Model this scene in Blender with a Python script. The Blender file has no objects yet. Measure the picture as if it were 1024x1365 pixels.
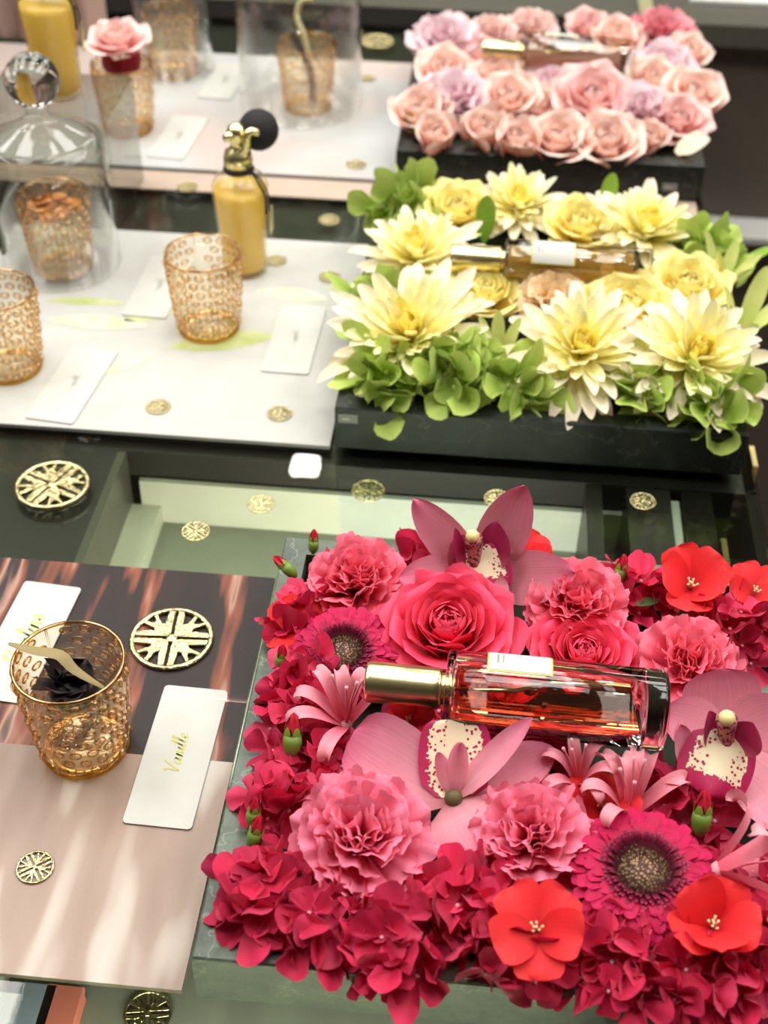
import bpy, bmesh, math, random
from math import sin, cos, pi, radians as rad, sqrt
from mathutils import Matrix, Vector
random.seed(7)
sc = bpy.context.scene
C = sc.collection
# ------------------------------------------------------------------ camera
F_PX, PITCH, ROLL, YAW, CAM_H = 1723.4, .7184, .01807, -.08196, .6058
fw = Vector((sin(YAW)*cos(PITCH), cos(YAW)*cos(PITCH), -sin(PITCH)))
rt0 = Vector((cos(YAW), -sin(YAW), 0)); up0 = rt0.cross(fw)
rt = cos(ROLL)*rt0 + sin(ROLL)*up0; up = -sin(ROLL)*rt0 + cos(ROLL)*up0
cam = bpy.data.objects.new('camera', bpy.data.cameras.new('camera')); C.objects.link(cam)
R3 = Matrix((rt, up, -fw)).transposed()
cam.matrix_world = Matrix.Translation((0, 0, CAM_H)) @ R3.to_4x4()
cam.data.sensor_width = 36; cam.data.lens = F_PX*36/1365
cam.data.clip_start = .02
cam.data.dof.use_dof = True; cam.data.dof.focus_distance = .72; cam.data.dof.aperture_fstop = 6.8
cam.data.dof.aperture_blades = 7
sc.camera = cam
def P(u, v, z=0):
    """point of the place at height z that the photograph shows at pixel u, v"""
    d = rt*((u-512)/F_PX) - up*((v-682.5)/F_PX) + fw
    return Vector((0, 0, CAM_H)) + d*((z-CAM_H)/d.z)
# ------------------------------------------------------------------ world, lights, exposure
def lin(c):
    return tuple((x/255/12.92 if x <= 10 else ((x/255+.055)/1.055)**2.4) for x in c)
w = bpy.data.worlds.new('shop_air'); sc.world = w; w.use_nodes = True
bg = w.node_tree.nodes['Background']; bg.inputs[0].default_value = (.5, .49, .46, 1); bg.inputs[1].default_value = .4
def area(name, loc, sx_, sy_, power, col=(1, .985, .95), to=(0, .8, 0)):
    l = bpy.data.lights.new(name, 'AREA'); l.shape = 'RECTANGLE'; l.size = sx_; l.size_y = sy_; l.energy = power; l.color = col
    o = bpy.data.objects.new(name, l); C.objects.link(o); o.location = loc
    o.rotation_euler = (Vector(to)-Vector(loc)).to_track_quat('-Z', 'Y').to_euler(); return o
for y in (.5, 1.3, 2.1, 4.2):          # rows of square ceiling panels
    for x in (-2.4, -1.2, 0, 1.2, 2.4):
        area('ceiling_panel', (x, y, 2.085), .6, .6, 12.0, (1, .985, .95), (x, y, 0))
for x, y in [(-1.5, .3), (-1.3, .5), (-1.7, 1.3), (-.53, 3.27), (-.24, 3.24), (.55, 1.4), (-.6, 2.6), (.6, .2)]:
    area('spot_lamp', (x, y, 2.08), .08, .08, 2.4, (1, .96, .86), (x, y, 0))
sc.view_settings.view_transform = 'Standard'; sc.view_settings.look = 'None'
sc.view_settings.exposure = .04; sc.view_settings.gamma = 1; sc.view_settings.use_curve_mapping = False
sc.cycles.max_bounces = 14; sc.cycles.transmission_bounces = 12; sc.cycles.transparent_max_bounces = 24
sc.cycles.glossy_bounces = 5; sc.cycles.diffuse_bounces = 4
sc.cycles.caustics_reflective = False; sc.cycles.caustics_refractive = False; sc.cycles.blur_glossy = .6
sc.cycles.sample_clamp_indirect = 6
# ------------------------------------------------------------------ material helpers
class N:
    def __init__(s, name):
        s.m = bpy.data.materials.new(name); s.m.use_nodes = True; s.t = s.m.node_tree
        s.b = s.t.nodes['Principled BSDF']; s.out = s.t.nodes['Material Output']
    def n(s, typ, **kw):
        o = s.t.nodes.new('ShaderNode'+typ)
        for k, v in kw.items(): setattr(o, k, v)
        return o
    def l(s, a, b): s.t.links.new(a, b)
    def ramp(s, fac, stops):
        r = s.n('ValToRGB'); e = r.color_ramp.elements
        while len(e) < len(stops): e.new(.5)
        for x, (p, c) in zip(e, stops): x.position = p; x.color = (*lin(c), 1)
        if fac is not None: s.l(fac, r.inputs[0])
        return r.outputs[0]
    def noise(s, scale, detail=3, vec=None, rough=.5):
        q = s.n('TexNoise'); q.inputs['Scale'].default_value = scale; q.inputs['Detail'].default_value = detail; q.inputs['Roughness'].default_value = rough
        if vec is not None: s.l(vec, q.inputs['Vector'])
        return q.outputs[0]
    def math(s, op, a, b=None, c=None):
        q = s.n('Math', operation=op)
        for i, x in enumerate((a, b, c)):
            if x is None: continue
            if isinstance(x, (int, float)): q.inputs[i].default_value = x
            else: s.l(x, q.inputs[i])
        return q.outputs[0]
    def mix(s, f, a, b, mode='MIX'):
        q = s.n('Mix', data_type='RGBA', blend_type=mode)
        for i, x in ((0, f), (6, a), (7, b)):
            if isinstance(x, (int, float)): q.inputs[i].default_value = x
            elif isinstance(x, tuple): q.inputs[i].default_value = (*lin(x), 1)
            else: s.l(x, q.inputs[i])
        return q.outputs[2]
    def bump(s, h, strength=.3, dist=.001):
        q = s.n('Bump'); q.inputs['Strength'].default_value = strength; q.inputs['Distance'].default_value = dist
        s.l(h, q.inputs['Height']); s.l(q.outputs[0], s.b.inputs['Normal'])
    def obj(s, sc3=(1, 1, 1), rot=(0, 0, 0)):
        t = s.n('TexCoord'); m = s.n('Mapping'); m.inputs['Scale'].default_value = sc3; m.inputs['Rotation'].default_value = rot
        s.l(t.outputs['Object'], m.inputs[0]); return m.outputs[0]
    def uv(s):
        t = s.n('UVMap'); x = s.n('SeparateXYZ'); s.l(t.outputs[0], x.inputs[0]); return x.outputs[0], x.outputs[1]

def plain(name, c, rough=.5, metal=0, spec=.5, coat=0):
    k = N(name); k.b.inputs['Roughness'].default_value = rough; k.b.inputs['Metallic'].default_value = metal
    k.b.inputs['Specular IOR Level'].default_value = spec; k.b.inputs['Coat Weight'].default_value = coat
    f = k.noise(40, 2, k.obj())
    lo = tuple(max(0, x*.93) for x in c); k.l(k.mix(f, lo, c), k.b.inputs['Base Color']); return k.m

def petal_mat(name, stops, vein=.10, transl=.28, rough=.55, vary=.12, vf=70):
    transl = min(.4, transl*.8); vein *= .75
    """petal: colour runs from base (v=0) to edge (v=1), fine veins along it, some light passes through"""
    k = N(name); u, v = k.uv()
    col = k.ramp(v, stops)
    cx = k.n('CombineXYZ'); k.l(k.math('MULTIPLY', u, vf*.28), cx.inputs[0]); k.l(k.math('MULTIPLY', v, 1.6), cx.inputs[1])
    fan = k.math('MULTIPLY', k.math('SUBTRACT', k.noise(1, 3, cx.outputs[0], .6), .5), 3.2); nz = k.noise(60, 2, k.obj())
    f = k.math('ADD', k.math('MULTIPLY', fan, .5*vein), k.math('MULTIPLY', k.math('SUBTRACT', nz, .5), vein))
    oi = k.n('ObjectInfo'); f = k.math('ADD', f, k.math('MULTIPLY', k.math('SUBTRACT', oi.outputs['Random'], .5), vary))
    h = k.n('HueSaturation'); k.l(k.math('ADD', f, 1.0), h.inputs['Value']); k.l(col, h.inputs['Color'])
    k.l(h.outputs[0], k.b.inputs['Base Color']); k.b.inputs['Roughness'].default_value = rough
    k.b.inputs['Specular IOR Level'].default_value = .25
    k.b.inputs['Sheen Weight'].default_value = .08
    k.bump(fan, .15, .0003)
    tr = k.n('BsdfTranslucent'); k.l(h.outputs[0], tr.inputs[0])
    mx = k.n('MixShader'); mx.inputs[0].default_value = transl
    k.l(k.b.outputs[0], mx.inputs[1]); k.l(tr.outputs[0], mx.inputs[2]); k.l(mx.outputs[0], k.out.inputs[0]); return k.m

def thin_glass(name, face=(250, 250, 245), edge=(200, 205, 195), rough=.02, refl=1.5, glc=(255, 255, 255), base=.02, power=2.5):
    """thin-walled clear glass: light goes straight through, thicker towards grazing walls"""
    k = N(name); k.t.nodes.remove(k.b)
    lw = k.n('LayerWeight'); lw.inputs[0].default_value = .5
    f = k.math('POWER', lw.outputs['Facing'], power)
    tr = k.n('BsdfTransparent'); k.l(k.mix(f, face, edge), tr.inputs[0])
    gl = k.n('BsdfGlossy'); gl.inputs['Roughness'].default_value = rough; gl.inputs['Color'].default_value = (*lin(glc), 1)
    f0 = ((refl-1)/(refl+1))**2     # Schlick, the same from both faces
    fr = k.math('MULTIPLY_ADD', k.math('POWER', lw.outputs['Facing'], 5), 1-f0, f0+base)
    mx = k.n('MixShader'); k.l(fr, mx.inputs[0])
    k.l(tr.outputs[0], mx.inputs[1]); k.l(gl.outputs[0], mx.inputs[2]); k.l(mx.outputs[0], k.out.inputs[0]); return k.m

def real_glass(name, c, ior=1.45, rough=0.0):
    k = N(name); k.b.inputs['Base Color'].default_value = (*lin(c), 1); k.b.inputs['Transmission Weight'].default_value = 1
    k.b.inputs['IOR'].default_value = ior; k.b.inputs['Roughness'].default_value = rough; return k.m

def marble(name, dark, light, vein):
    k = N(name); o = k.obj()
    f = k.noise(38, 6, o, .65); col = k.ramp(f, [(.33, dark), (.62, light)])
    g = k.noise(260, 3, o); col = k.mix(k.math('MULTIPLY', g, .5), col, light)
    dv = k.noise(14, 5, k.obj(rot=(.4, .3, .8)), .6)
    line = k.math('LESS_THAN', k.math('ABSOLUTE', k.math('SUBTRACT', dv, .5)), .006)
    col = k.mix(k.math('MULTIPLY', line, .5), col, vein)
    k.l(col, k.b.inputs['Base Color']); k.b.inputs['Roughness'].default_value = .38; k.bump(g, .1, .0004); return k.m

# ------------------------------------------------------------------ geometry helpers
def mk(name, V, Fc, mat, uv=None, smooth=True):
    me = bpy.data.meshes.new(name); me.from_pydata([tuple(v) for v in V], [], Fc)
    if uv:
        lay = me.uv_layers.new(name='UVMap'); idx = [0]*len(me.loops); me.loops.foreach_get('vertex_index', idx)
        flat = [0.0]*(2*len(idx))
        for i, vi in enumerate(idx): flat[2*i], flat[2*i+1] = uv[vi]
        lay.data.foreach_set('uv', flat)
    if smooth: me.polygons.foreach_set('use_smooth', [True]*len(me.polygons))
    if mat:
        for m in (mat if isinstance(mat, (list, tuple)) else [mat]): me.materials.append(m)
    me.update(); return me

def put(name, me, parent=None, M=None, label=None, cat=None, group=None, kind=None):
    o = bpy.data.objects.new(name, me); C.objects.link(o)
    if parent is not None: o.parent = parent
    if M is not None: o.matrix_basis = M
    if label: o['label'] = label
    if cat: o['category'] = cat
    if group: o['group'] = group
    if kind: o['kind'] = kind
    return o
def thing(name, label, cat, M=None, group=None):
    o = put(name, None, None, M, label, cat, group); o.empty_display_size = .01; return o

def lathe(name, prof, mat, n=32, uv=False):
    V, F = [], []; m = len(prof)
    for i in range(n):
        a = 2*pi*i/n
        for r, z in prof: V.append((r*cos(a), r*sin(a), z))
    for i in range(n):
        j = (i+1) % n
        for k in range(m-1): F.append((i*m+k, j*m+k, j*m+k+1, i*m+k+1))
    bm = bmesh.new(); me = mk(name, V, F, mat); bm.from_mesh(me)
    bmesh.ops.remove_doubles(bm, verts=bm.verts, dist=1e-6)
    for f in bm.faces: f.smooth = True
    bm.to_mesh(me); bm.free(); return me

def box(name, x0, x1, y0, y1, z0, z1, mat, bev=0.0, seg=2):
    bm = bmesh.new(); bmesh.ops.create_cube(bm, size=1)
    for v in bm.verts: v.co = ((x0+x1)/2+v.co.x*(x1-x0), (y0+y1)/2+v.co.y*(y1-y0), (z0+z1)/2+v.co.z*(z1-z0))
    if bev: bmesh.ops.bevel(bm, geom=bm.edges[:], offset=bev, segments=seg, affect='EDGES', profile=.5)
    me = bpy.data.meshes.new(name); bm.to_mesh(me); bm.free(); me.materials.append(mat); return me

def tube(name, pts, rads, mat, n=8, cap=True):
    pts = [Vector(p) for p in pts]; V, F = [], []; m = len(pts)
    if not isinstance(rads, (list, tuple)): rads = [rads]*m
    ref = Vector((0, 0, 1)); 
    t0 = (pts[1]-pts[0]).normalized()
    if abs(t0.dot(ref)) > .9: ref = Vector((1, 0, 0))
    nrm = (ref - t0*ref.dot(t0)).normalized()
    for i in range(m):
        t = (pts[min(i+1, m-1)]-pts[max(i-1, 0)]).normalized()
        nrm = (nrm - t*nrm.dot(t)).normalized(); b = t.cross(nrm)
        for k in range(n):
            a = 2*pi*k/n; V.append(pts[i]+(nrm*cos(a)+b*sin(a))*rads[i])
    for i in range(m-1):
        for k in range(n):
            j = (k+1) % n; F.append((i*n+k, i*n+j, (i+1)*n+j, (i+1)*n+k))
    if cap: F.append(tuple(range(n-1, -1, -1))); F.append(tuple((m-1)*n+k for k in range(n)))
    uv = [((i % n)/n, (i//n)/(m-1)) for i in range(m*n)]
    return mk(name, V, F, mat, uv)

def smoothline(pts, k=6):
    pts = [Vector(p) for p in pts]; out = []
    Q = [pts[0]*2-pts[1]]+pts+[pts[-1]*2-pts[-2]]
    for i in range(1, len(Q)-2):
        a, b, c, d = Q[i-1:i+3]
        for j in range(k):
            t = j/k; out.append(.5*((2*b)+(c-a)*t+(2*a-5*b+4*c-d)*t*t+(3*b-a-3*c+d)*t**3))
    out.append(pts[-1]); return out

def prism(name, outline, z0, z1, mat, bev=0):
    """one outline (2D, counter-clockwise) pulled up from z0 to z1"""
    bm = bmesh.new(); vs = [bm.verts.new((x, y, z0)) for x, y in outline]; f = bm.faces.new(vs)
    r = bmesh.ops.extrude_face_region(bm, geom=[f])
    for e in r['geom']:
        if isinstance(e, bmesh.types.BMVert): e.co.z = z1
    bmesh.ops.recalc_face_normals(bm, faces=bm.faces)
    me = bpy.data.meshes.new(name); bm.to_mesh(me); bm.free(); me.materials.append(mat); return me

def petal(L, W, mat, a=.8, b=.4, wb=.12, curl=0., ck=1., tipcurl=0., cup=0., ruf=0., rf=6., fan=False, ser=0., sfreq=9, drop=.15, nu=7, nv=6, seed=0, twist=0., name='petal', fold=0.):
    """blade growing along +Y from its base, upper face +Z; cup > 0 lifts the sides, curl > 0 bends the tip up"""
    rnd = random.Random(seed); ph = rnd.uniform(0, 6.28); ph2 = rnd.uniform(0, 6.28)
    tm = a/(a+b) if a+b > 0 else .5; pm = (tm**a)*((1-tm)**b)
    ts = [(i/nu) if fan else 1-(1-i/nu)**1.6 for i in range(nu+1)]
    Y = [0.]; Z = [0.]; ANG = [0.]; sub = 12
    y = z = 0.
    for i in range(nu):
        for k in range(sub):
            t = ts[i]+(ts[i+1]-ts[i])*(k+.5)/sub
            an = curl*t**ck + tipcurl*t**5
            d = (ts[i+1]-ts[i])/sub*L; y += cos(an)*d; z += sin(an)*d
        Y.append(y); Z.append(z); ANG.append(curl*ts[i+1]**ck+tipcurl*ts[i+1]**5)
    V, UV = [], []
    for i, t in enumerate(ts):
        if fan: hw = W/2*(wb+(1-wb)*t**.75)
        else: hw = W/2*((t**a*(1-min(t, .9995))**b)/pm + wb*(1-t)**2)
        for j in range(nv+1):
            s = -1+2*j/nv
            c = cup*(.35+.65*t) if cup else 0
            if abs(c) > 1e-3: X = hw*sin(c*s)/c; H = hw*(1-cos(c*s))/c
            else: X, H = hw*s, 0
            H += fold*abs(s)*hw
            H += ruf*L*t*t*(sin(rf*s+ph)+.5*sin(1.9*rf*s+ph2))
            ex = 0
            if fan:
                zig = (1 if j % 2 else -1)
                ex = L*t**3*(-drop*s*s+ser*zig*rnd.uniform(.4, 1.2))
            H += twist*s*hw*t
            an = ANG[i]
            V.append((X, Y[i]+ex*cos(an)-sin(an)*H, Z[i]+ex*sin(an)+cos(an)*H)); UV.append((j/nv, t))
    F = []
    n = nv+1
    for i in range(nu):
        for j in range(nv): F.append((i*n+j, i*n+j+1, (i+1)*n+j+1, (i+1)*n+j))
    return mk(name, V, F, mat, UV)

def floret_mesh(R, mat, seed, lobes=4, notch=.4, cup=.3, alt=.2, name='floret'):
    """one hydrangea floret: round lobes growing out of one centre"""
    rnd = random.Random(seed); nA, nR = lobes*9, 6
    sz = [rnd.uniform(.85, 1.1) for _ in range(lobes)]; lift = [rnd.uniform(-.4, .55) for _ in range(lobes)]
    V = [(0, 0, 0)]; UV = [(.5, 0)]; F = []
    for r in range(1, nR+1):
        t = r/nR
        for k in range(nA):
            a = 2*pi*k/nA; li = int((a/(2*pi)*lobes)) % lobes; q = (a/(2*pi)*lobes) % 1
            s = abs(2*q-1); env = notch+(1-notch)*(1-s**3.2)**.5
            rr = R*t*env*sz[li]
            z = R*(cup*t*t + alt*(1 if li % 2 else -1)*t*(1-s*s) + lift[li]*t*t*(1-s*s) + .10*t*t*sin(3*a+seed) + .09*t*t*sin(7*a+2*seed))
            z += R*.22*t*t*(s**2)*(1 if li % 2 else -1)*-.6
            V.append((rr*cos(a), rr*sin(a), z)); UV.append((q, t))
    for k in range(nA): F.append((0, 1+k, 1+(k+1) % nA))
    for r in range(nR-1):
        for k in range(nA):
            j = (k+1) % nA; F.append((1+r*nA+k, 1+(r+1)*nA+k, 1+(r+1)*nA+j, 1+r*nA+j))
    return mk(name, V, F, mat, UV)

def ball(name, r, mat, n=12, sz=1.):
    return lathe(name, [(r*sin(pi*i/n), -r*cos(pi*i/n)*sz) for i in range(n+1)], mat, max(8, n*2))
Rx = lambda a: Matrix.Rotation(rad(a), 4, 'X')
Ry = lambda a: Matrix.Rotation(rad(a), 4, 'Y')
Rz = lambda a: Matrix.Rotation(rad(a), 4, 'Z')
T = lambda x, y, z: Matrix.Translation((x, y, z))
S = lambda s: Matrix.Scale(s, 4)
S3 = lambda x, y, z: Matrix.Diagonal((x, y, z, 1))

# ------------------------------------------------------------------ materials
M_black = plain('black_lacquer', (30, 28, 26), .12)
M_board = plain('black_board', (30, 27, 24), .4)
M_olive = plain('olive_grey_board', (48, 47, 40), .35)
M_casefloor = plain('case_floor_laminate', (118, 122, 108), .5)
M_casewall = plain('case_wall_laminate', (190, 189, 172), .45)
M_casewall2 = plain('case_wall_pale', (178, 181, 174), .45)
M_grey = plain('grey_laminate', (84, 82, 72), .3)
M_floor = plain('dark_floor', (140, 126, 112), .45)
M_beige = plain('beige_strip', (190, 168, 150), .5)
M_white = plain('white_board', (197, 196, 189), .6, spec=.1); M_card = plain('white_card', (208, 207, 199), .6, spec=.15)
M_trimwhite = plain('white_trim', (210, 209, 204), .4)
M_gold = plain('gold_metal', (226, 205, 140), .2, 1)
M_brightgold = plain('polished_gold', (252, 240, 182), .27, 1)
M_goldink = plain('gold_ink', (206, 204, 110), .35)
M_greyink = plain('faint_grey_ink', (206, 206, 192), .5)
M_topglass = thin_glass('counter_glass', (242, 246, 238), (215, 225, 212), 0, 1.5, base=0)
M_clear = thin_glass('clear_glass', (254, 254, 253), (206, 210, 203), .015, 1.45, base=.005, power=4.5)
M_acrylic = thin_glass('clear_acrylic', (222, 223, 218), (175, 178, 172), .02, 1.45, base=.02)
M_amber = thin_glass('amber_glass', (255, 253, 247), (232, 206, 158), .03, 1.5, (255, 248, 232), .03, 3.0)
M_hob = thin_glass('amber_hobnail_glass', (255, 252, 243), (214, 164, 92), .06, 1.6, (255, 244, 216), .10, 2.2)
M_stone_f = marble('green_marble', (44, 53, 47), (100, 112, 96), (136, 146, 126))
M_stone_d = marble('dark_green_marble', (18, 20, 20), (42, 47, 43), (84, 90, 80))
M_foam = plain('dark_green_floral_foam', (30, 40, 20), .9)
M_tag = plain('grey_sticker', (150, 152, 146), .4)

p_carn = petal_mat('pink_carnation_petal', [(0, (228, 60, 100)), (.5, (244, 98, 136)), (1, (250, 146, 172))], .06, .3)
p_carn2 = petal_mat('coral_pink_carnation_petal', [(0, (230, 56, 86)), (.6, (244, 88, 116)), (1, (250, 128, 150))], .06, .3)
p_rose = petal_mat('hot_pink_rose_petal', [(0, (214, 20, 58)), (.6, (240, 46, 88)), (1, (246, 86, 118))], .04, .25)
p_gerb = petal_mat('magenta_ray_petal', [(0, (110, 0, 34)), (.5, (180, 0, 62)), (1, (200, 6, 82))], .08, .2, vf=30)
p_hyd = petal_mat('crimson_hydrangea_petal', [(0, (214, 58, 96)), (.25, (196, 24, 64)), (1, (210, 42, 84))], .12, .25, vary=.3)
p_hyd2 = petal_mat('rose_red_hydrangea_petal', [(0, (226, 96, 128)), (.3, (204, 38, 80)), (1, (216, 62, 100))], .12, .25, vary=.3)
p_gshort = petal_mat('maroon_short_ray', [(0, (60, 0, 24)), (.8, (120, 2, 48)), (1, (176, 50, 84))], .05, .1)
p_beg = petal_mat('coral_red_petal', [(0, (190, 12, 20)), (.5, (232, 34, 42)), (1, (238, 52, 56))], .05, .25)
p_orch = petal_mat('dusky_pink_orchid_sepal', [(0, (186, 106, 110)), (.3, (234, 156, 170)), (.8, (234, 140, 164)), (1, (216, 98, 134))], .32, .25, vf=120)
p_ner = petal_mat('pale_pink_nerine_petal', [(0, (230, 90, 116)), (.5, (240, 140, 158)), (1, (246, 172, 180))], .10, .25, vf=14)
p_bud = petal_mat('red_bud_petal', [(0, (200, 40, 60)), (1, (200, 20, 50))], .1, .15)
p_leaf = petal_mat('fresh_green_leaf', [(0, (110, 150, 40)), (1, (150, 186, 70))], .16, .25, vf=40)
p_leafd = petal_mat('dark_green_leaf', [(0, (40, 70, 30)), (1, (70, 100, 50))], .16, .2, vf=40)
p_hydg = petal_mat('green_hydrangea_petal', [(0, (206, 222, 140)), (.4, (150, 178, 62)), (1, (194, 212, 112))], .14, .25, vary=.3)
p_chy = petal_mat('bright_yellow_ray', [(0, (254, 230, 84)), (1, (255, 242, 140))], .08, .35, vf=24)
p_chm = petal_mat('pale_yellow_ray', [(0, (254, 240, 130)), (.5, (254, 246, 170)), (1, (254, 249, 206))], .08, .35, vf=24)
p_cho = petal_mat('cream_ray', [(0, (253, 242, 160)), (.5, (254, 247, 205)), (1, (252, 238, 216))], .08, .35, vf=24)
p_yrose = petal_mat('yellow_rose_petal', [(0, (250, 220, 90)), (.6, (252, 236, 130)), (1, (253, 244, 175))], .04, .35)
p_peach = petal_mat('peach_carnation_petal', [(0, (234, 180, 110)), (.6, (248, 212, 158)), (1, (252, 230, 192))], .06, .3)
p_alst = petal_mat('lime_cream_blade', [(0, (170, 190, 80)), (.6, (220, 224, 140)), (1, (200, 212, 120))], .14, .3, vf=40)
p_spray = petal_mat('salmon_rose_petal', [(0, (240, 150, 130)), (.5, (250, 204, 186)), (1, (251, 226, 214))], .04, .3)
p_pinkr = petal_mat('soft_pink_rose_petal', [(0, (234, 130, 134)), (.5, (246, 186, 180)), (1, (248, 214, 208))], .04, .3)
p_mauve = petal_mat('mauve_carnation_petal', [(0, (226, 140, 170)), (.55, (242, 200, 210)), (1, (246, 224, 228))], .06, .3)
p_blush = petal_mat('blush_carnation_petal', [(0, (240, 160, 144)), (.55, (248, 202, 190)), (1, (250, 224, 216))], .06, .3)
p_deep = petal_mat('deep_pink_carnation_petal', [(0, (212, 70, 90)), (.55, (234, 128, 142)), (1, (242, 166, 174))], .06, .3)
p_cream = petal_mat('cream_white_petal', [(0, (236, 220, 180)), (1, (240, 230, 210))], .06, .3)
M_stamen = plain('cream_stamen', (246, 226, 180), .5)
M_calyx = plain('green_calyx', (112, 142, 54), .5)
M_yellowcap = plain('cream_yellow_cap', (246, 232, 160), .45)

# gerbera eye: dots of dark maroon and tan
k = N('gerbera_eye'); vo = k.n('TexVoronoi'); vo.inputs['Scale'].default_value = 22; k.l(k.obj(), vo.inputs['Vector'])
k.l(k.ramp(vo.outputs['Distance'], [(.15, (190, 154, 104)), (.55, (70, 36, 30))]), k.b.inputs['Base Color']); k.b.inputs['Roughness'].default_value = .7; M_eye = k.m
M_floret = plain('maroon_floret', (112, 34, 50), .6)
# orchid lip: cream throat with crimson specks, crimson border
def lip_mat(name, top):
    k = N(name); u, v = k.uv()
    du = k.math('ABSOLUTE', k.math('SUBTRACT', u, .5)); edge = k.math('MAXIMUM', k.math('MULTIPLY', du, 2.0), k.math('ADD', v, top))
    edge = k.math('ADD', edge, k.math('MULTIPLY', k.math('SUBTRACT', k.noise(420, 2, k.obj()), .5), .35))
    vo = k.n('TexVoronoi'); vo.inputs['Scale'].default_value = 420; k.l(k.obj(), vo.inputs['Vector'])
    spot = k.math('MULTIPLY', k.math('LESS_THAN', vo.outputs['Distance'], .34), k.math('GREATER_THAN', du, .14))
    base = k.mix(spot, (240, 222, 186), (168, 16, 66)); border = k.math('GREATER_THAN', edge, .74)
    k.l(k.mix(border, base, (176, 26, 80)), k.b.inputs['Base Color']); k.b.inputs['Roughness'].default_value = .5; return k.m
M_lip = lip_mat('orchid_lip', .06); M_lip2 = lip_mat('pale_orchid_lip', -.3)
k = N('speckled_column'); vo = k.n('TexVoronoi'); vo.inputs['Scale'].default_value = 500; k.l(k.obj(), vo.inputs['Vector'])
k.l(k.ramp(vo.outputs['Distance'], [(.35, (104, 20, 44)), (.6, (206, 130, 130))]), k.b.inputs['Base Color']); M_col = k.m

# ------------------------------------------------------------------ the counter and the room around it
X0, X1, Y0, Y1 = -1.0, .213, .05, 1.605
put('floor', box('floor', -4, 4, -3, 7, -.94, -.9, M_floor), kind='structure')
M_wall = plain('shop_wall_paint', (104, 98, 90), .7); M_ceil = plain('white_ceiling_paint', (214, 212, 204), .8)
put('ceiling', box('ceiling', -4, 4, -3, 7, 2.1, 2.14, M_ceil), kind='structure')
put('wall_left', box('wall', -4.05, -4, -3, 7, -.9, 2.1, M_wall), kind='structure')
put('wall_right', box('wall', 4, 4.05, -3, 7, -.9, 2.1, M_wall), kind='structure')
put('wall_back', box('wall', -4, 4, 7, 7.05, -.9, 2.1, M_wall), kind='structure')
put('wall_front', box('wall', -4, 4, -3.05, -3, -.9, 2.1, M_wall), kind='structure')
ct = thing('display_counter', 'long black display counter with a clear glass top under all the trays', 'counter')
put('glass_top', box('glass_top', X0, X1, Y0, Y1, -.006, 0, M_topglass, .001), ct, label='clear glass counter top')
put('black_panel', box('p', X0, -.264, Y0, 1.6, -.03, -.0065, M_board), ct)
put('black_panel', box('p', -.264, X1, .747, 1.045, -.03, -.0065, M_board), ct)
put('olive_panel', box('p', -.264, X1, 1.045, 1.60, -.03, -.0065, M_olive), ct, label='olive grey panel under the glass')
put('case_floor', box('p', -.264, .205, Y0, .747, -.08, -.072, M_casefloor), ct)
put('case_wall', box('p', -.25, -.095, .742, .7465, -.072, -.0315, M_casewall), ct, label='warm pale back wall of the glass case')
put('case_wall', box('p', -.095, .088, .742, .7465, -.072, -.0315, M_casewall2), ct)
put('case_wall', box('p', .1, .118, .742, .7465, -.072, -.0315, M_casewall2), ct)
put('case_side', box('p', -.264, -.258, Y0, .746, -.072, -.0065, M_grey), ct)
put('case_ledge', box('p', -.258, -.235, Y0, .742, -.072, -.055, M_casewall), ct)
put('mullion', box('p', .088, .1, Y0, .747, -.072, -.008, M_board), ct)
put('mullion', box('p', .118, .15, Y0, .747, -.072, -.008, M_board), ct)
put('light_strip', box('p', .151, .157, .45, .74, -.02, -.012, M_casewall2), ct)
put('mullion', box('p', .158, .18, Y0, .747, -.072, -.008, M_black), ct)
put('gold_edge', box('p', .183, .187, .4, .70, -.02, -.01, M_gold), ct)
put('counter_body', box('p', X0, X1-.002, Y0, 1.6, -.9, -.081, M_black), ct)
put('side_frame', box('p', .205, X1, Y0, 1.6, -.081, -.0065, M_black), ct)
put('back_frame', box('p', X0, X1, 1.606, 1.668, -.9, .002, M_black), ct)
put('edge_clip', box('p', X1, X1+.004, .775, .80, -.02, -.002, M_gold), ct, label='small gold clip on the counter edge')
bc = thing('rear_counter', 'dark grey counter standing behind the glass display counter', 'counter')
put('counter_top', box('p', -1.2, 1.3, 1.67, 2.6, -.03, 0, M_grey, .002), bc)
put('counter_front', box('p', -1.2, 1.3, 1.69, 2.6, -.9, -.03, plain('dark_brown_panel', (92, 82, 72), .45)), bc, label='dark brown front panel')
put('edge_strip', box('p', .215, 1.25, 1.63, 1.6895, -.285, -.276, M_trimwhite), bc, label='white strip along the front panel')
put('metal_edge', box('p', .178, .196, 1.67, 2.2, 0, .004, plain('olive_metal', (150, 146, 110), .4)), bc)
put('paper_sheet', box('paper_sheet', .245, .55, 1.735, 1.95, .001, .006, M_trimwhite), label='white sheet lying on the dark rear counter', cat='paper')
put('trim_1', box('trim', -1.0, .205, 1.148, 1.186, 0, .0015, M_beige), label='beige strip along the glass in front of the far board', kind='structure')
area('case_fill_light', (-.05, .5, -.02), .25, .05, 1.9, (1, .97, .90), (-.05, .74, -.05))  # added fill light, brightens the case wall and floor; no fitting there

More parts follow.
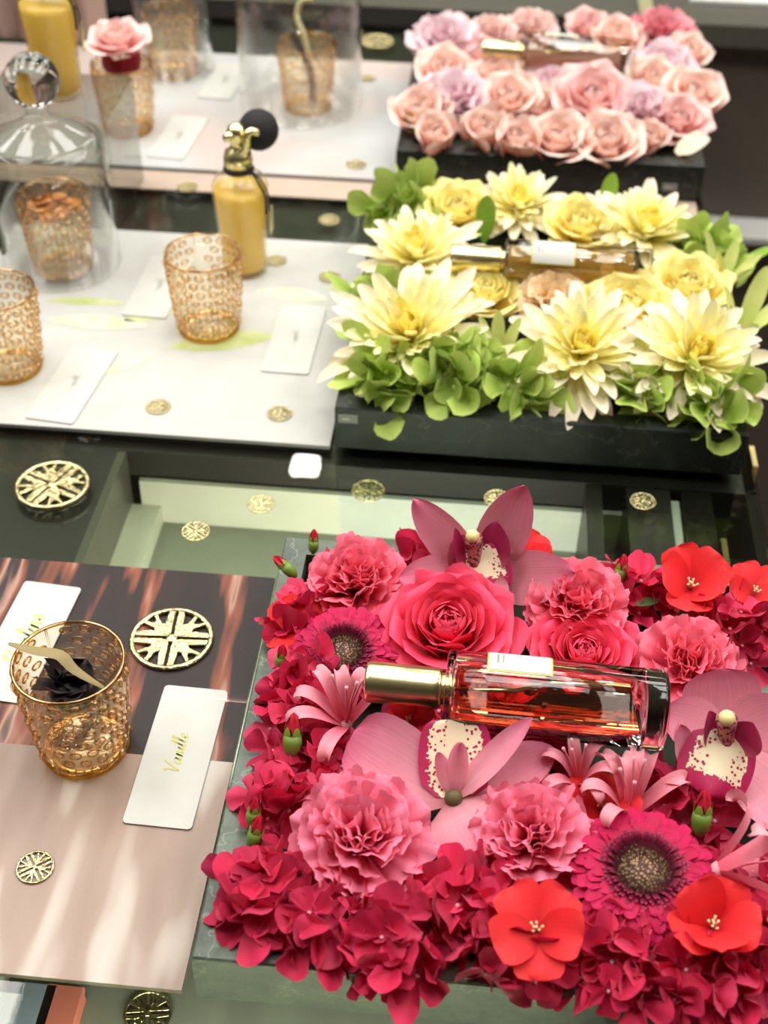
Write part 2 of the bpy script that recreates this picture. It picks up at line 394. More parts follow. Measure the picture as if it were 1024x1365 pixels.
area('case_fill_light', (-.05, .20, -.010), .3, .05, 2.8, (1, .97, .90), (-.05, .2001, -.07))  # second added fill, aimed down to lighten the front of the case
for (u, v, c, lb, w_) in [(77, 1352, (224, 128, 108), 'coral box inside the glass case at the front left', .020), (44, 1350, (150, 166, 182), 'pale blue box inside the glass case beside the coral box', .018)]:
    p = P(u, v, -.06); t = thing('gift_box', lb, 'box', T(p.x, p.y, -.0718))
    put('box_body', box('b', -w_/2, w_/2, -.016, .016, 0, .010, plain('box_paper', c, .5), .0008), t)
    put('box_lid', box('b', -w_/2-.0006, w_/2+.0006, -.0166, .0166, .0085, .0135, plain('box_lid_paper', c, .5), .0008), t)
# ------------------------------------------------------------------ printed boards under the glassware
k = N('printed_feathers_and_silk'); o = k.obj()
sp = k.n('SeparateXYZ'); k.l(o, sp.inputs[0])
f1 = k.noise(1, 3, k.obj((30, 4, 1), (0, 0, .2)), .55); f2 = k.noise(1, 5, k.obj((220, 16, 1), (0, 0, -.5)), .6)
br = k.ramp(f1, [(.30, (20, 14, 12)), (.52, (38, 27, 24)), (.575, (146, 80, 54)), (.605, (186, 144, 124)), (.635, (50, 35, 32)), (.74, (24, 18, 18))])
br = k.mix(k.math('MULTIPLY', f2, .35), br, (60, 42, 40))
g1 = k.noise(1, 2, k.obj((20, 5, 1), (0, 0, .5))); g2 = k.noise(1, 2, k.obj((40, 8, 1), (0, 0, 1.0)))
be = k.ramp(k.math('ADD', k.math('MULTIPLY', g1, .75), k.math('MULTIPLY', g2, .25)), [(.40, (150, 126, 112)), (.5, (166, 144, 130)), (.55, (194, 180, 168)), (.62, (204, 194, 184))])
st = k.math('GREATER_THAN', sp.outputs[1], .458)
k.l(k.mix(st, be, br), k.b.inputs['Base Color']); k.b.inputs['Roughness'].default_value = .38; k.b.inputs['Specular IOR Level'].default_value = .3; M_print = k.m
put('printed_board', box('printed_board', -.43, -.1225, .3165, .612, .0003, .0035, M_print), label='glossy board printed with brown feathers and beige silk, beside the red flower tray', cat='board')
mb = thing('printed_board', 'white board with pale green leaf print, beside the yellow flower tray', 'board')
put('panel', box('p', -.44, -.104, .757, 1.06, .0003, .0035, M_white), mb)
k = N('leaf_print'); f = k.noise(50, 3, k.obj()); k.l(k.ramp(f, [(.3, (172, 184, 108)), (.6, (196, 200, 150))]), k.b.inputs['Base Color']); M_lp = k.m
k = N('leaf_print_pale'); f = k.noise(50, 3, k.obj()); k.l(k.ramp(f, [(.3, (194, 202, 160)), (.6, (204, 206, 188))]), k.b.inputs['Base Color']); M_lp2 = k.m
def leafprint(u0, v0, u1, v1, wd, m):
    a, b = P(u0, v0), P(u1, v1); d = b-a; n = Vector((-d.y, d.x, 0)).normalized(); pts = []
    for i in range(13): t = i/12; pts.append(a+d*t+n*wd*sin(pi*t)**.8)
    for i in range(11, 0, -1): t = i/12; pts.append(a+d*t-n*wd*.8*sin(pi*t)**.8)
    V = [(p.x, p.y, .0037) for p in pts]; put('leaf_print', mk('leaf_print', V, [tuple(range(len(V)))], m, smooth=False), mb)
leafprint(60, 405, 175, 409, .006, M_lp); leafprint(165, 432, 235, 420, .009, M_lp); leafprint(225, 468, 370, 452, .016, M_lp)
leafprint(130, 505, 210, 480, .006, M_lp2); leafprint(430, 388, 480, 392, .004, M_lp); leafprint(60, 430, 200, 440, .012, M_lp2); leafprint(340, 392, 440, 404, .012, M_lp2)
k = N('white_and_blush_print'); f = k.noise(4.5, 2, k.obj()); k.l(k.ramp(f, [(.45, (188, 189, 186)), (.58, (188, 173, 165))]), k.b.inputs['Base Color']); k.b.inputs['Roughness'].default_value = .4
put('printed_board', box('printed_board', -.60, -.094, 1.19, 1.487, .0003, .0035, k.m), label='white and blush board furthest back, beside the pale pink flower tray', cat='board')
k = N('petal_poster_print'); f = k.noise(1, 3, k.obj((14, 1, 3), (0, .5, 0)))
k.l(k.ramp(f, [(.42, (200, 166, 154)), (.5, (120, 88, 78)), (.6, (180, 150, 138))]), k.b.inputs['Base Color'])
pp = box('poster_board', -.20, .20, 0, .008, 0, .40, k.m)
put('poster_board', pp, M=T(-.665, 1.50, .004), label='pink and brown printed poster board standing behind the large amber bottle', cat='poster')

# ------------------------------------------------------------------ marble trays
def tray(name, x, y, mat, label, foam_z=.033):
    t = thing(name, label, 'tray', T(x, y, .0005))
    W, H, t0, b = .30, .0395, .0155, .008
    bm = bmesh.new()
    o = [(0, 0), (W, 0), (W, W), (0, W)]; i = [(t0, t0), (W-t0, t0), (W-t0, W-t0), (t0, W-t0)]
    ch = .003
    rings = [[(a+ (ch if a == 0 else -ch), c+(ch if c == 0 else -ch), 0) for a, c in o], [(a, c, ch) for a, c in o], [(a, c, H-.001) for a, c in o],
             [(a+(.001 if a == 0 else -.001), c+(.001 if c == 0 else -.001), H) for a, c in o], [(a, c, H) for a, c in i], [(a, c, b) for a, c in i]]
    V = [bm.verts.new(p) for r in rings for p in r]
    for r in range(5):
        for k_ in range(4):
            j = (k_+1) % 4; bm.faces.new((V[r*4+k_], V[r*4+j], V[r*4+4+j], V[r*4+4+k_]))
    bm.faces.new(V[3::-1]); bm.faces.new(V[20:24])
    me = bpy.data.meshes.new('stone_body'); bm.to_mesh(me); bm.free(); me.materials.append(mat)
    put('stone_body', me, t)
    put('floral_foam', box('foam', t0+.002, W-t0-.002, t0+.002, W-t0-.002, b, foam_z, M_foam, .004), t, label='dark green flower foam')
    return t
TR = [(-.1142, .3141), (-.0998, .7566), (-.0917, 1.1836)]
tray('marble_tray', *TR[0], M_stone_f, 'square green marble tray in front, filled with red and pink flowers')
t2 = tray('marble_tray', *TR[1], M_stone_d, 'dark green marble tray in the middle, filled with yellow flowers')
t3 = tray('marble_tray', *TR[2], M_stone_d, 'dark marble tray furthest back, filled with pale pink flowers')
def sticker(t, x, z):
    s = put('sticker', box('s', x, x+.0145, -.0008, 0, z, z+.0075, M_tag, .0003), t, label='small grey sticker')
    put('print_mark', box('s', x+.003, x+.0085, -.001, -.0008, z+.003, z+.0045, M_greyink), s)
sticker(t2, .0025, .0265); sticker(t3, .262, .012)

# ------------------------------------------------------------------ medallions
k = N('pale_gold_metal'); k.b.inputs['Base Color'].default_value = (*lin((210, 196, 146)), 1); k.b.inputs['Metallic'].default_value = 1; k.b.inputs['Roughness'].default_value = .2
k.bump(k.noise(260, 2, k.obj()), .9, .0012); M_medal = k.m
def quadrant(g, wbar, n1, n2, fork):
    ro = .0235
    pt = lambda r, a: (r*cos(rad(a)), r*sin(rad(a)))
    o = [(g+.0006, g+.0006), (.006, g), (ro, g), (ro, g+wbar)]; n2 = n1
    o += [(n1+.001, g+wbar+.0010), pt(n1, 26), pt(n1+.002, 33), pt(ro, 31), pt(ro, 37), pt(fork+.0015, 40), pt(fork, 45), pt(fork+.0015, 50), pt(ro, 53), pt(ro, 59), pt(n1+.002, 57), pt(n1, 64)]
    o += [(g+wbar+.0010, n1+.001), (g+wbar, ro), (g, ro), (g, .006)]
    me = prism('quadrant', o, .0006, .0020, M_medal)
    bm = bmesh.new(); bm.from_mesh(me)
    top = [e for e in bm.edges if all(v.co.z > .0019 for v in e.verts)]
    bmesh.ops.bevel(bm, geom=top, offset=.00035, segments=1, affect='EDGES', clamp_overlap=True)
    bm.to_mesh(me); bm.free(); return me
me_quad = quadrant(.0009, .0040, .0130, .0120, .0180)
me_quad_s = quadrant(.0017, .0034, .0100, .0100, .0155)
me_rim = lathe('rim', [(.0228, .0004), (.0233, 0), (.0262, 0), (.0267, .0007), (.0264, .0021), (.0250, .0026), (.0234, .0021), (.0228, .0004)], M_medal, 48)
me_boss = lathe('boss', [(0, .0026), (.0024, .0024), (.0036, .0018), (.004, .0010), (0, .0010)], M_medal, 12)
def medallion(u, v, dia, spin, label, z=0., group=None):
    p = P(u, v, z); s = dia/.0534
    t = thing('medallion', label, 'medallion', T(p.x, p.y, z+.0003) @ Rz(spin) @ S(s), group)
    put('rim', me_rim, t)
    for q in range(4): put('quadrant', me_quad if dia > .03 else me_quad_s, t, Rz(90*q))
    put('boss', me_boss, t)
ZB = .0036
medallion(229, 853, .0535, 3, 'large openwork gold medallion on the feather print behind the white card', ZB)
medallion(70, 648, .0538, -24, 'large openwork gold medallion on black glass beside the glass case')
medallion(47, 1157, .0205, 38, 'small gold medallion on the beige silk print in front of the votive', ZB)
medallion(261, 709, .0200, -35, 'small gold medallion on clear glass above the dark case floor')
medallion(348, 673, .0200, -30, 'small gold medallion on clear glass above the bright case wall')
medallion(663, 665, .0195, 10, 'small gold medallion half hidden behind the upper orchid')
medallion(857, 669, .0190, 25, 'small gold medallion on dark glass near the counter edge')
medallion(197, 1352, .0270, 10, 'medallion seen in the glass at the front edge beside the marble tray corner', -.0715)
medallion(491, 655, .0250, 0, 'dull medallion under the glass behind the upper left carnation', -.0095)
medallion(211, 543, .0195, 15, 'small gold medallion on the white board below the glass votive', ZB)
medallion(373, 552, .0195, 40, 'small gold medallion on the white board nearest the dark tray corner', ZB)
medallion(440, 370, .0195, 20, 'small gold medallion on the white board at the back right corner', ZB)
medallion(368, 348, .0195, 60, 'small gold medallion just right of the amber atomiser bottle', ZB)
medallion(439, 294, .0200, 10, 'gold medallion on dark glass near the green hydrangea corner')
medallion(250, 250, .0205, 30, 'gold medallion on the beige strip left of the atomiser bottle', .0015)
medallion(475, 220, .0200, 0, 'small gold medallion at the front of the far white board', ZB)
medallion(490, 105, .0195, 30, 'small gold medallion at the back of the far white board', ZB)
medallion(503, 56, .0420, 20, 'large gold medallion on dark glass behind the far white board')

# ------------------------------------------------------------------ cards with script lettering
LET = {'V': ([[(0, 1.8), (.25, 2.1), (.45, 1.6), (.6, .7), (.75, 0), (1.1, 1), (1.6, 2.1), (1.9, 2.2)]], 1.5),
 'P': ([[(.2, 0), (.45, 1), (.6, 2)], [(0, 1.7), (.6, 2.1), (1.3, 2), (1.2, 1.3), (.5, 1.0)]], 1.35),
 'a': ([[(.85, .85), (.5, 1), (.12, .5), (.3, 0), (.7, .3), (.92, 1), (.85, .3), (1.0, 0), (1.3, .3)]], 1.2),
 'n': ([[(0, .3), (.2, 1), (.12, 0), (.35, .75), (.62, 1), (.7, .5), (.75, .05), (1.05, .3)]], 1.0),
 'i': ([[(0, .3), (.22, 1), (.16, .2), (.32, 0), (.6, .3)], [(.3, 1.35), (.34, 1.5)]], .55),
 'l': ([[(0, .3), (.4, 1.4), (.5, 2.05), (.32, 2.1), (.18, 1), (.2, .1), (.4, 0), (.7, .3)]], .65),
 'e': ([[(0, .3), (.5, .6), (.55, .95), (.3, 1), (.1, .5), (.3, 0), (.6, .08), (.85, .3)]], .8),
 'r': ([[(0, .3), (.22, 1), (.22, .85), (.55, .95), (.48, .25), (.65, 0), (.95, .3)]], .9)}
def lettering(word, size, ink, parent, z, slant=.25, wd=.09):
    V, F, x = [], [], 0
    for ch in word:
        strokes, adv = LET[ch]
        for s_ in strokes:
            L_ = smoothline([(x+a, b, 0) for a, b in s_], 5); b0 = len(V)
            for i, p in enumerate(L_):
                d = (L_[min(i+1, len(L_)-1)]-L_[max(i-1, 0)]).normalized(); h = wd*(.6+.7*abs(d.y))
                for sg in (1, -1): V.append((p.x-d.y*h*sg+slant*p.y, p.y+d.x*h*sg, 0))
            for i in range(len(L_)-1): F.append((b0+2*i, b0+2*i+1, b0+2*i+3, b0+2*i+2))
        x += adv*1.12
    V = [((a-x/2)*size, (b-.8)*size, z) for a, b, c in V]
    put('lettering', mk('lettering', V, F, ink, smooth=False), parent, Rz(90))
def card(u, v, rot, label, word=None, size=.0042, ink=None, L=.101, W=.039, z=ZB, shift=0):
    p = P(u, v, z); t = thing('name_card', label, 'card', T(p.x, p.y, z+.0003) @ Rz(rot))
    r, out = .0025, []
    for cx, cy, a0 in ((W/2-r, L/2-r, 0), (-W/2+r, L/2-r, 90), (-W/2+r, -L/2+r, 180), (W/2-r, -L/2+r, 270)):
        for i in range(6): a = rad(a0+18*i); out.append((cx+r*cos(a), cy+r*sin(a)))
    put('paper', prism('paper', out, 0, .0009, M_card), t)
    if word: lettering(word, size, ink or M_goldink, t, .0011)
    return t
card(237, 1006, -1, 'white card with gold script, left of the red flower tray', 'Vanille')
card(34, 854, -4, 'white card with gold script half behind the front votive', 'Praline', .0062)
card(98, 512, -6, 'white card at the front left of the white board', 'Vanille', .0035, M_greyink)
card(393, 452, -1, 'white card with faint lettering beside the yellow flower tray', 'Vanille', .0035, M_greyink)
card(212, 382, -2, 'white card between the covered glass jar and the open votive', 'Vanille', .0035, M_greyink)
card(238, 183, -4, 'white card on the far board left of the atomiser bulb', 'Vanille', .0035, M_greyink)
card(300, 108, -4, 'white card on the far board left of the tall glass dome', 'Vanille', .0035, M_greyink)

# ------------------------------------------------------------------ hobnail votives
RB, RT, HV = .0250, .0312, .072
vr = lambda z: RB+(RT-RB)*(z/HV)**.9 if z > 0 else RB
prof = [(0, .004), (RB-.004, .004), (RB-.0025, .006)] + [(vr(z)-.0022, z) for z in (.015, .03, .045, .06, .070)] + [(RT-.0011, HV)]
prof_o = [(0, 0), (RB-.004, 0), (RB-.001, .0008), (RB, .003)] + [(vr(z), z) for z in (.015, .03, .045, .06, .0705)] + [(RT-.0011, HV)]
me_vbody = lathe('glass_body', prof_o[::1] + prof[::-1][1:], M_amber, 48)
me_vrim = lathe('gold_rim', [(RT-.0018, HV-.0008), (RT-.0020, HV), (RT-.0011, HV+.0008), (RT, HV+.0003), (RT, HV-.0010)], thin_glass('gold_lustre', (214, 160, 84), (150, 96, 36), .08, 1.7, (255, 226, 170), .2, 1.2), 48)
me_vbase = lathe('gold_base', [(RB-.006, .0002), (RB-.001, .0002), (RB+.0008, .0014), (RB+.0006, .0034), (RB-.0006, .0042)], thin_glass('gold_base_glass', (246, 224, 150), (206, 160, 60), .06, 1.6, (255, 220, 130), .15, 1.2), 48)
hp = [(0, .0026), (.0012, .00245), (.0024, .0018), (.0031, .0009), (.0036, 0)]
me_hob = lathe('hobnail', hp, M_hob, 14)
M_ring = thin_glass('amber_ring', (240, 206, 146), (196, 140, 66), .10, 1.6, (255, 240, 200), .16, 1.4)
bm = bmesh.new(); bm.from_mesh(me_hob)
rr_ = lathe('ring', [(.0031+.0006*cos(2*pi*i/8), .0009+.0005*sin(2*pi*i/8)) for i in range(9)], M_ring, 16); n0 = len(bm.faces); bm.from_mesh(rr_)
bm.faces.ensure_lookup_table()
for f in bm.faces[n0:]: f.material_index = 1
bm.to_mesh(me_hob); bm.free(); me_hob.materials.append(M_ring)
me_hring = None
me_seam = tube('seam', [(0, 0, z) for z in (.004, .02, .04, .06, .070)], .0008, M_amber, 6)
def votive(u, v, spin, label, hobs=True, z=ZB):
    p = P(u, v, z); t = thing('hobnail_votive', label, 'votive', T(p.x, p.y, z+.0002) @ Rz(spin))
    put('glass_body', me_vbody, t); put('gold_rim', me_vrim, t); put('gold_base', me_vbase, t)
    rows = 8; cols = 18
    for r in range(rows):
        zc = .0078+r*.0082; R_ = vr(zc); tilt = 90-5
        for c in range(cols):
            q = (c+.5*(r % 2)) % 6
            if q > 4.9: continue
            a = 360/cols*(c+.5*(r % 2)); sc_ = R_/RT
            put('hobnail', me_hob, t, Rz(a) @ T(R_-.0004, 0, zc) @ Ry(90-5) @ S3(.88*sc_, sc_*1.10, 1))
    for c in range(3):
        a = 360/18*(c*6+5.5); lean = math.degrees(math.atan((RT-RB)/HV))
        put('seam', me_seam, t, Rz(a) @ T(RB+.0005, 0, 0) @ Ry(lean))
    return t
votive(115, 993, 20, 'amber hobnail glass votive in front holding a dried dark pod')
votive(279, 437, 5, 'empty amber hobnail votive in the middle of the white board')
votive(86, 357, 30, 'amber hobnail votive filled with orange petals under the knobbed glass jar')
votive(14, 490, 50, 'amber hobnail votive on the white board beside the front left card')
votive(411, 143, 15, 'amber hobnail votive holding a dark vanilla pod under the tall dome')
votive(233, 96, 40, 'amber hobnail votive standing beside the pink rose on the far board')
votive(172, 172, 10, 'amber hobnail votive topped by a pink rose')

# what the votives hold
p = P(115, 993, ZB)
dk = petal_mat('dried_dark_pod', [(0, (30, 20, 18)), (1, (46, 32, 30))], .2, .0, .45)
t = thing('dried_pod', 'dark brown dried pod with curled petals lying in the front votive', 'pod', T(p.x, p.y, .052) @ Rz(40))
for i, (az, el, L_, cu) in enumerate([(100, 22, .034, .5), (70, 30, .030, .7), (150, 15, .027, .3), (20, 0, .022, .9), (-60, 5, .024, .8), (200, 10, .022, .6), (120, 50, .022, .3), (-20, 35, .018, .9)]):
    put('pod_flap', petal(L_, .020, dk, .7, .3, .5, curl=cu, cup=.9, ruf=.06, seed=i, nu=6, nv=6, fan=i < 3, ser=.10), t, Rz(az) @ T(0, -.006, 0) @ Rx(el))
put('pod_core', ball('core', .014, dk, 10, .7), t)
bark = plain('olive_brown_bark', (150, 130, 78), .5); bark2 = plain('pale_vanilla_stalk', (206, 192, 140), .5)
rimz = HV+ZB
a_, b_ = P(12, 858, .080), P(140, 918, .064)
cpt = (a_+b_)/2+Vector((.002, .002, .007))
t = thing('dried_leaf_blade', 'curved olive dried leaf lying across the front votive rim', 'leaf')
pts = smoothline([a_, a_*.72+b_*.28+Vector((0, 0, .0045)), cpt, b_*.7+a_*.3+Vector((0, 0, .004)), b_], 4); V, F, UV = [], [], []
n_ = len(pts)
for i, q in enumerate(pts):
    d = (pts[min(i+1, n_-1)]-pts[max(i-1, 0)]).normalized(); sd = d.cross(Vector((0, 0, 1))).normalized(); wd = .0036*(sin(pi*min(1, .06+.9*i/(n_-1)))**.7)
    V += [q-sd*wd, q+Vector((0, 0, .001)), q+sd*wd]
    if i < n_-1: F += [(3*i, 3*i+1, 3*i+4, 3*i+3), (3*i+1, 3*i+2, 3*i+5, 3*i+4)]
put('blade', mk('blade', V, F, bark), t)
put('stalk', tube('stalk', smoothline([P(132, 925, .066), P(131, 960, .040), P(128, 985, .012)], 4), .0016, bark2, 8), t)
p = P(86, 357, ZB); op = petal_mat('orange_dried_petal', [(0, (150, 84, 30)), (1, (206, 140, 70))], .2, .15)
for i in range(26):
    a, r = i*2.4, .022*sqrt((i+.5)/26); L_ = random.uniform(.012, .02)
    put('dried_petal', petal(L_, L_*.8, op, .7, .4, .3, curl=random.uniform(-.6, .9), cup=.6, ruf=.08, seed=i, nu=5, nv=4),
        M=T(p.x+r*cos(a), p.y+r*sin(a), ZB+.055+.006*random.random()) @ Rz(random.uniform(0, 360)) @ Rx(random.uniform(-10, 40)) @ T(0, -L_/2, 0),
        label='orange brown dried petal heaped in the votive under the knobbed glass jar', cat='petal', group='dried petals in the jar votive')
p = P(411, 143, ZB)
t = thing('vanilla_pod', 'dark vanilla pod with a pale curled stalk in the domed votive', 'pod', T(p.x, p.y, 0))
put('pod', tube('pod', smoothline([(.006, -.004, .012), (.004, 0, .04), (-.006, 0, .066), (-.018, .004, .088)], 4), [.004]*12+[.002], plain('dark_pod_skin', (66, 50, 46), .5), 8), t)
put('stalk', tube('stalk', smoothline([(.004, -.006, .06), (-.002, -.002, .083), (-.010, .004, .100), (-.006, .008, .115), (.006, .008, .118)], 4), .003, bark2, 8), t)

# ------------------------------------------------------------------ glass covers and bottles
def arc(r, z0, n=10, a0=0, a1=90): return [(r*cos(rad(a0+(a1-a0)*i/n)), z0+r*sin(rad(a0+(a1-a0)*i/n))) for i in range(n+1)]
p = P(84, 350, ZB)
t = thing('glass_jar_cover', 'clear glass bell jar with a round crystal knob over a votive', 'bell jar', T(p.x, p.y, ZB+.0002))
RJ, HJ = .052, .122
put('glass_wall', lathe('w', [(RJ, 0), (RJ, HJ-.012), (RJ-.003, HJ-.004), (RJ-.010, HJ), (RJ-.013, HJ-.002), (RJ-.006, HJ-.008), (RJ-.0022, HJ-.014), (RJ-.0022, 0), (RJ, 0)], M_clear, 56), t)
put('shoulder', lathe('l', [(RJ-.010, HJ), (RJ-.018, HJ+.004), (.024, HJ+.009), (.013, HJ+.014), (.009, HJ+.020), (.011, HJ+.026)], M_clear, 48), t)
k_ = [(0, HJ+.025)]+[(.0225*sin(rad(a)), HJ+.047-.0225*cos(rad(a))) for a in range(22, 181, 12)]
put('crystal_knob', lathe('k', k_, real_glass('crystal', (250, 250, 250), 1.5), 28), t)
p = P(402, 138, ZB)
t = thing('glass_dome', 'tall clear glass dome covering the votive with the vanilla pod', 'dome', T(p.x, p.y, ZB+.0002))
RD, HD = .067, .115
put('glass_shell', lathe('d', [(RD, 0), (RD, HD)]+arc(RD, HD, 14)[1:]+arc(RD-.0022, HD, 14)[::-1]+[(RD-.0022, 0), (RD, 0)], M_clear, 56), t)
put('glass_knob', ball('knob', .014, M_clear, 12), t, T(0, 0, HD+RD+.011))
p = P(236, 92, ZB)
t = thing('glass_cylinder_cover', 'narrow clear glass cover around the empty votive on the far board', 'dome', T(p.x, p.y, ZB+.0002))
put('glass_shell', lathe('d', [(.043, 0), (.043, .11)]+arc(.043, .11, 10)[1:]+arc(.041, .11, 10)[::-1]+[(.041, 0), (.043, 0)], M_clear, 48), t)

M_juice = None
k = N('amber_perfume'); k.b.inputs['Base Color'].default_value = (*lin((255, 218, 112)), 1); k.b.inputs['Roughness'].default_value = .3
tr = k.n('BsdfTranslucent'); tr.inputs[0].default_value = (*lin((255, 236, 140)), 1); mx = k.n('MixShader'); mx.inputs[0].default_value = .45
k.l(k.b.outputs[0], mx.inputs[1]); k.l(tr.outputs[0], mx.inputs[2]); k.l(mx.outputs[0], k.out.inputs[0]); M_juice = k.m
M_frost = thin_glass('frosted_glass', (255, 255, 252), (252, 242, 215), .3, 1.45, base=.03)
M_bulb = plain('black_netting', (26, 22, 24), .8)
def atomiser(p, z, s, spin, label, bulb=True):
    t = thing('atomiser_bottle', label, 'perfume bottle', T(p.x, p.y, z) @ Rz(spin) @ S(s))
    Pb = [(0, 0), (.0185, 0), (.0205, .002), (.0205, .028), (.0228, .058), (.0245, .076), (.0243, .083), (.021, .089), (.013, .0935), (.0108, .095), (.0108, .099)]
    put('glass_body', lathe('b', Pb, M_frost, 40), t)
    put('perfume', lathe('j', [(0, .004), (.0170, .004), (.0187, .006), (.0189, .028), (.0212, .058), (.0227, .074), (.0225, .0795), (0, .0795)], M_juice, 40), t, label='amber perfume')
    put('neck_cord', lathe('c', [(.0105, .0945), (.0128, .0952), (.0136, .0968), (.0128, .0985), (.0105, .099)], M_bulb, 28), t, label='black cord around the neck')
    put('gold_collar', lathe('n', [(.0108, .099), (.0124, .100), (.0126, .107), (.0110, .113), (.0066, .116), (.0058, .118), (.0060, .121), (.0080, .124), (.0086, .129), (.0072, .134), (.003, .137), (0, .1375)], M_brightgold, 28), t)
    put('nozzle', tube('nz', [(0, 0, .128), (-.005, -.007, .1285), (-.007, -.011, .1285)], [.0045, .004, .0035], M_brightgold, 10), t)
    ar = put('bulb_arm', tube('ar', smoothline([(.004, -.005, .113), (.009, -.007, .119), (.010, -.007, .128), (.013, -.005, .133), (.019, -.001, .130), (.021, .002, .124)], 5), .0034, M_brightgold, 10), t)
    if bulb: put('squeeze_bulb', ball('sb', .0172, M_bulb, 14), t, T(.0165, .012, .127), label='black netted squeeze bulb')
    put('tassel_cord', tube('tc', smoothline([(.0125, -.006, .0965), (.018, -.012, .092), (.0235, -.0115, .078), (.0235, -.011, .060)], 5), .0012, M_bulb, 6), t)
    put('tassel_cord', tube('tc', smoothline([(.0125, -.004, .0965), (.021, -.008, .090), (.0265, -.0075, .072), (.026, -.006, .046)], 5), .0009, M_bulb, 6), t)
    put('paper_tag', box('tag', .0255, .0265, -.008, .004, .040, .062, M_yellowcap), t, label='pale yellow tag')
atomiser(P(327, 358, ZB), ZB+.0002, 1.0, 0, 'amber atomiser bottle with black squeeze bulb on the white board')
ra = P(160, 306)
t = thing('acrylic_riser', 'clear acrylic block under the large amber bottle', 'riser')
rx1, ry0 = ra.x, ra.y
put('block', box('block', rx1-.125, rx1, ry0, ry0+.10, .0003, .108, M_acrylic, .002), t)
atomiser(Vector((rx1-.055, ry0+.05, 0)), .1085, 1.05, 10, 'large amber atomiser bottle standing on the clear acrylic block', True)

M_bglass = real_glass('perfume_bottle_glass', (252, 246, 240), 1.45)
def juice(name, c, tl):
    k = N(name); k.b.inputs['Base Color'].default_value = (*lin(c), 1); k.b.inputs['Transmission Weight'].default_value = .75; k.b.inputs['IOR'].default_value = 1.15; k.b.inputs['Roughness'].default_value = .05
    tr = k.n('BsdfTranslucent'); tr.inputs[0].default_value = (*lin(tl), 1); mx = k.n('MixShader'); mx.inputs[0].default_value = .35
    k.l(k.b.outputs[0], mx.inputs[1]); k.l(tr.outputs[0], mx.inputs[2]); k.l(mx.outputs[0], k.out.inputs[0]); return k.m
M_bthin = thin_glass('small_bottle_glass', (254, 252, 246), (216, 200, 170), .02, 1.5, base=.03)
def spray(c, dirv, r, label, liquid, label_turn, lab=(.012, .040), lw=.5, gm=None, fill=.15):
    gm = gm or M_bglass
    """lying spray bottle; local X runs from cap to base"""
    ang = math.degrees(math.atan2(dirv.y, dirv.x))
    t = thing('perfume_spray', label, 'perfume bottle', T(*c) @ Rz(ang))
    q = Ry(90)
    put('gold_cap', lathe('cap', [(0, -.079), (.0098, -.079), (.0108, -.078), (.0110, -.0765), (.0110, -.040), (.0100, -.0385), (0, -.0385)], M_brightgold, 36), t, q)
    L0, L1 = -.0365, .079
    put('glass_body', lathe('g', [(0, L0), (r-.0025, L0), (r-.0006, L0+.0008), (r, L0+.003), (r, L1-.003), (r-.0006, L1-.0008), (r-.003, L1), (0, L1)], gm, 48), t, q)
    ri = r-.0045
    put('inner_wall', lathe('c', [(0, L1-.011), (ri-.003, L1-.011), (ri, L1-.014), (ri, L0+.006), (ri-.002, L0+.003), (0, L0+.003)], gm, 40), t, q)
    # liquid pool: the part of the hollow under its level
    rl = ri-.0003; lev = rl*fill; n = 22; sec = []
    a0 = math.asin(lev/rl)
    for i in range(n+1):
        a = pi-a0+(pi+2*a0)*i/n; sec.append((rl*cos(a), rl*sin(a)))
    V = [(x_, y_, z_) for x_ in (L0+.0035, L1-.0145) for y_, z_ in sec]; m_ = len(sec)
    Fc = [(i, (i+1) % m_, m_+(i+1) % m_, m_+i) for i in range(m_)]+[tuple(range(m_-1, -1, -1)), tuple(range(m_, 2*m_))]
    put('perfume', mk('perfume', V, Fc, liquid, smooth=False), t, label='coloured perfume')
    put('dip_tube', tube('dt', [(L0+.002, 0, 0), (0, 0, .004), (.020, .003, .009), (.045, .004, .010)], .0012, M_brightgold, 8), t)
    # spray neck ring and paper label wrapped on the glass
    put('neck_ring', lathe('nr', [(.0070, -.0395), (.0085, -.039), (.0085, -.036), (.0070, -.0355)], M_brightgold, 28), t, q)
    def wrap(name, x0, x1, a0, a1, rr, m, par):
        V, F = [], []
        for i in range(13):
            a = rad(a0+(a1-a0)*i/12)
            for x_ in (x0, x1): V.append((x_, -rr*sin(a), rr*cos(a)))
        for i in range(12): F.append((2*i, 2*i+1, 2*i+3, 2*i+2))
        return put(name, mk(name, V, F, m), par)
    ll = wrap('paper_label', lab[0]-.0295, lab[1]-.0275, label_turn-26*lw*2, label_turn+26*lw*2, r+.0002, M_goldink, t)
    wrap('label_face', lab[0]-.0285, lab[1]-.0285, label_turn-24*lw*2, label_turn+24*lw*2, r+.0004, M_card, ll)
    for i, (xa, xb) in enumerate([(.004, .005), (.007, .0076)]):
        wrap('label_print', lab[0]-.0285+xa, lab[0]-.0285+xb, label_turn-12, label_turn+10, r+.0006, M_tag, ll)
q1, q2 = P(487, 908, .084), P(887, 947, .084)
L_red = real_glass('peach_red_perfume', (255, 138, 90), 1.36)
spray((q1+q2)/2, q2-q1, .0213, 'clear perfume bottle with gold cap lying on the red flowers', L_red, -18, (.014, .046), .5)
q1, q2 = P(600, 343, .082), P(868, 361, .082)
L_org = juice('orange_perfume', (254, 218, 136), (254, 214, 120))
spray((q1+q2)/2, q2-q1, .0175, 'amber perfume bottle with gold cap lying on the yellow flowers', L_org, 20, (.014, .046), .8, M_bthin, .8)
q1, q2 = P(641, 66, .080), P(848, 82, .080)
L_pnk = juice('pink_perfume', (250, 205, 190), (248, 190, 175))
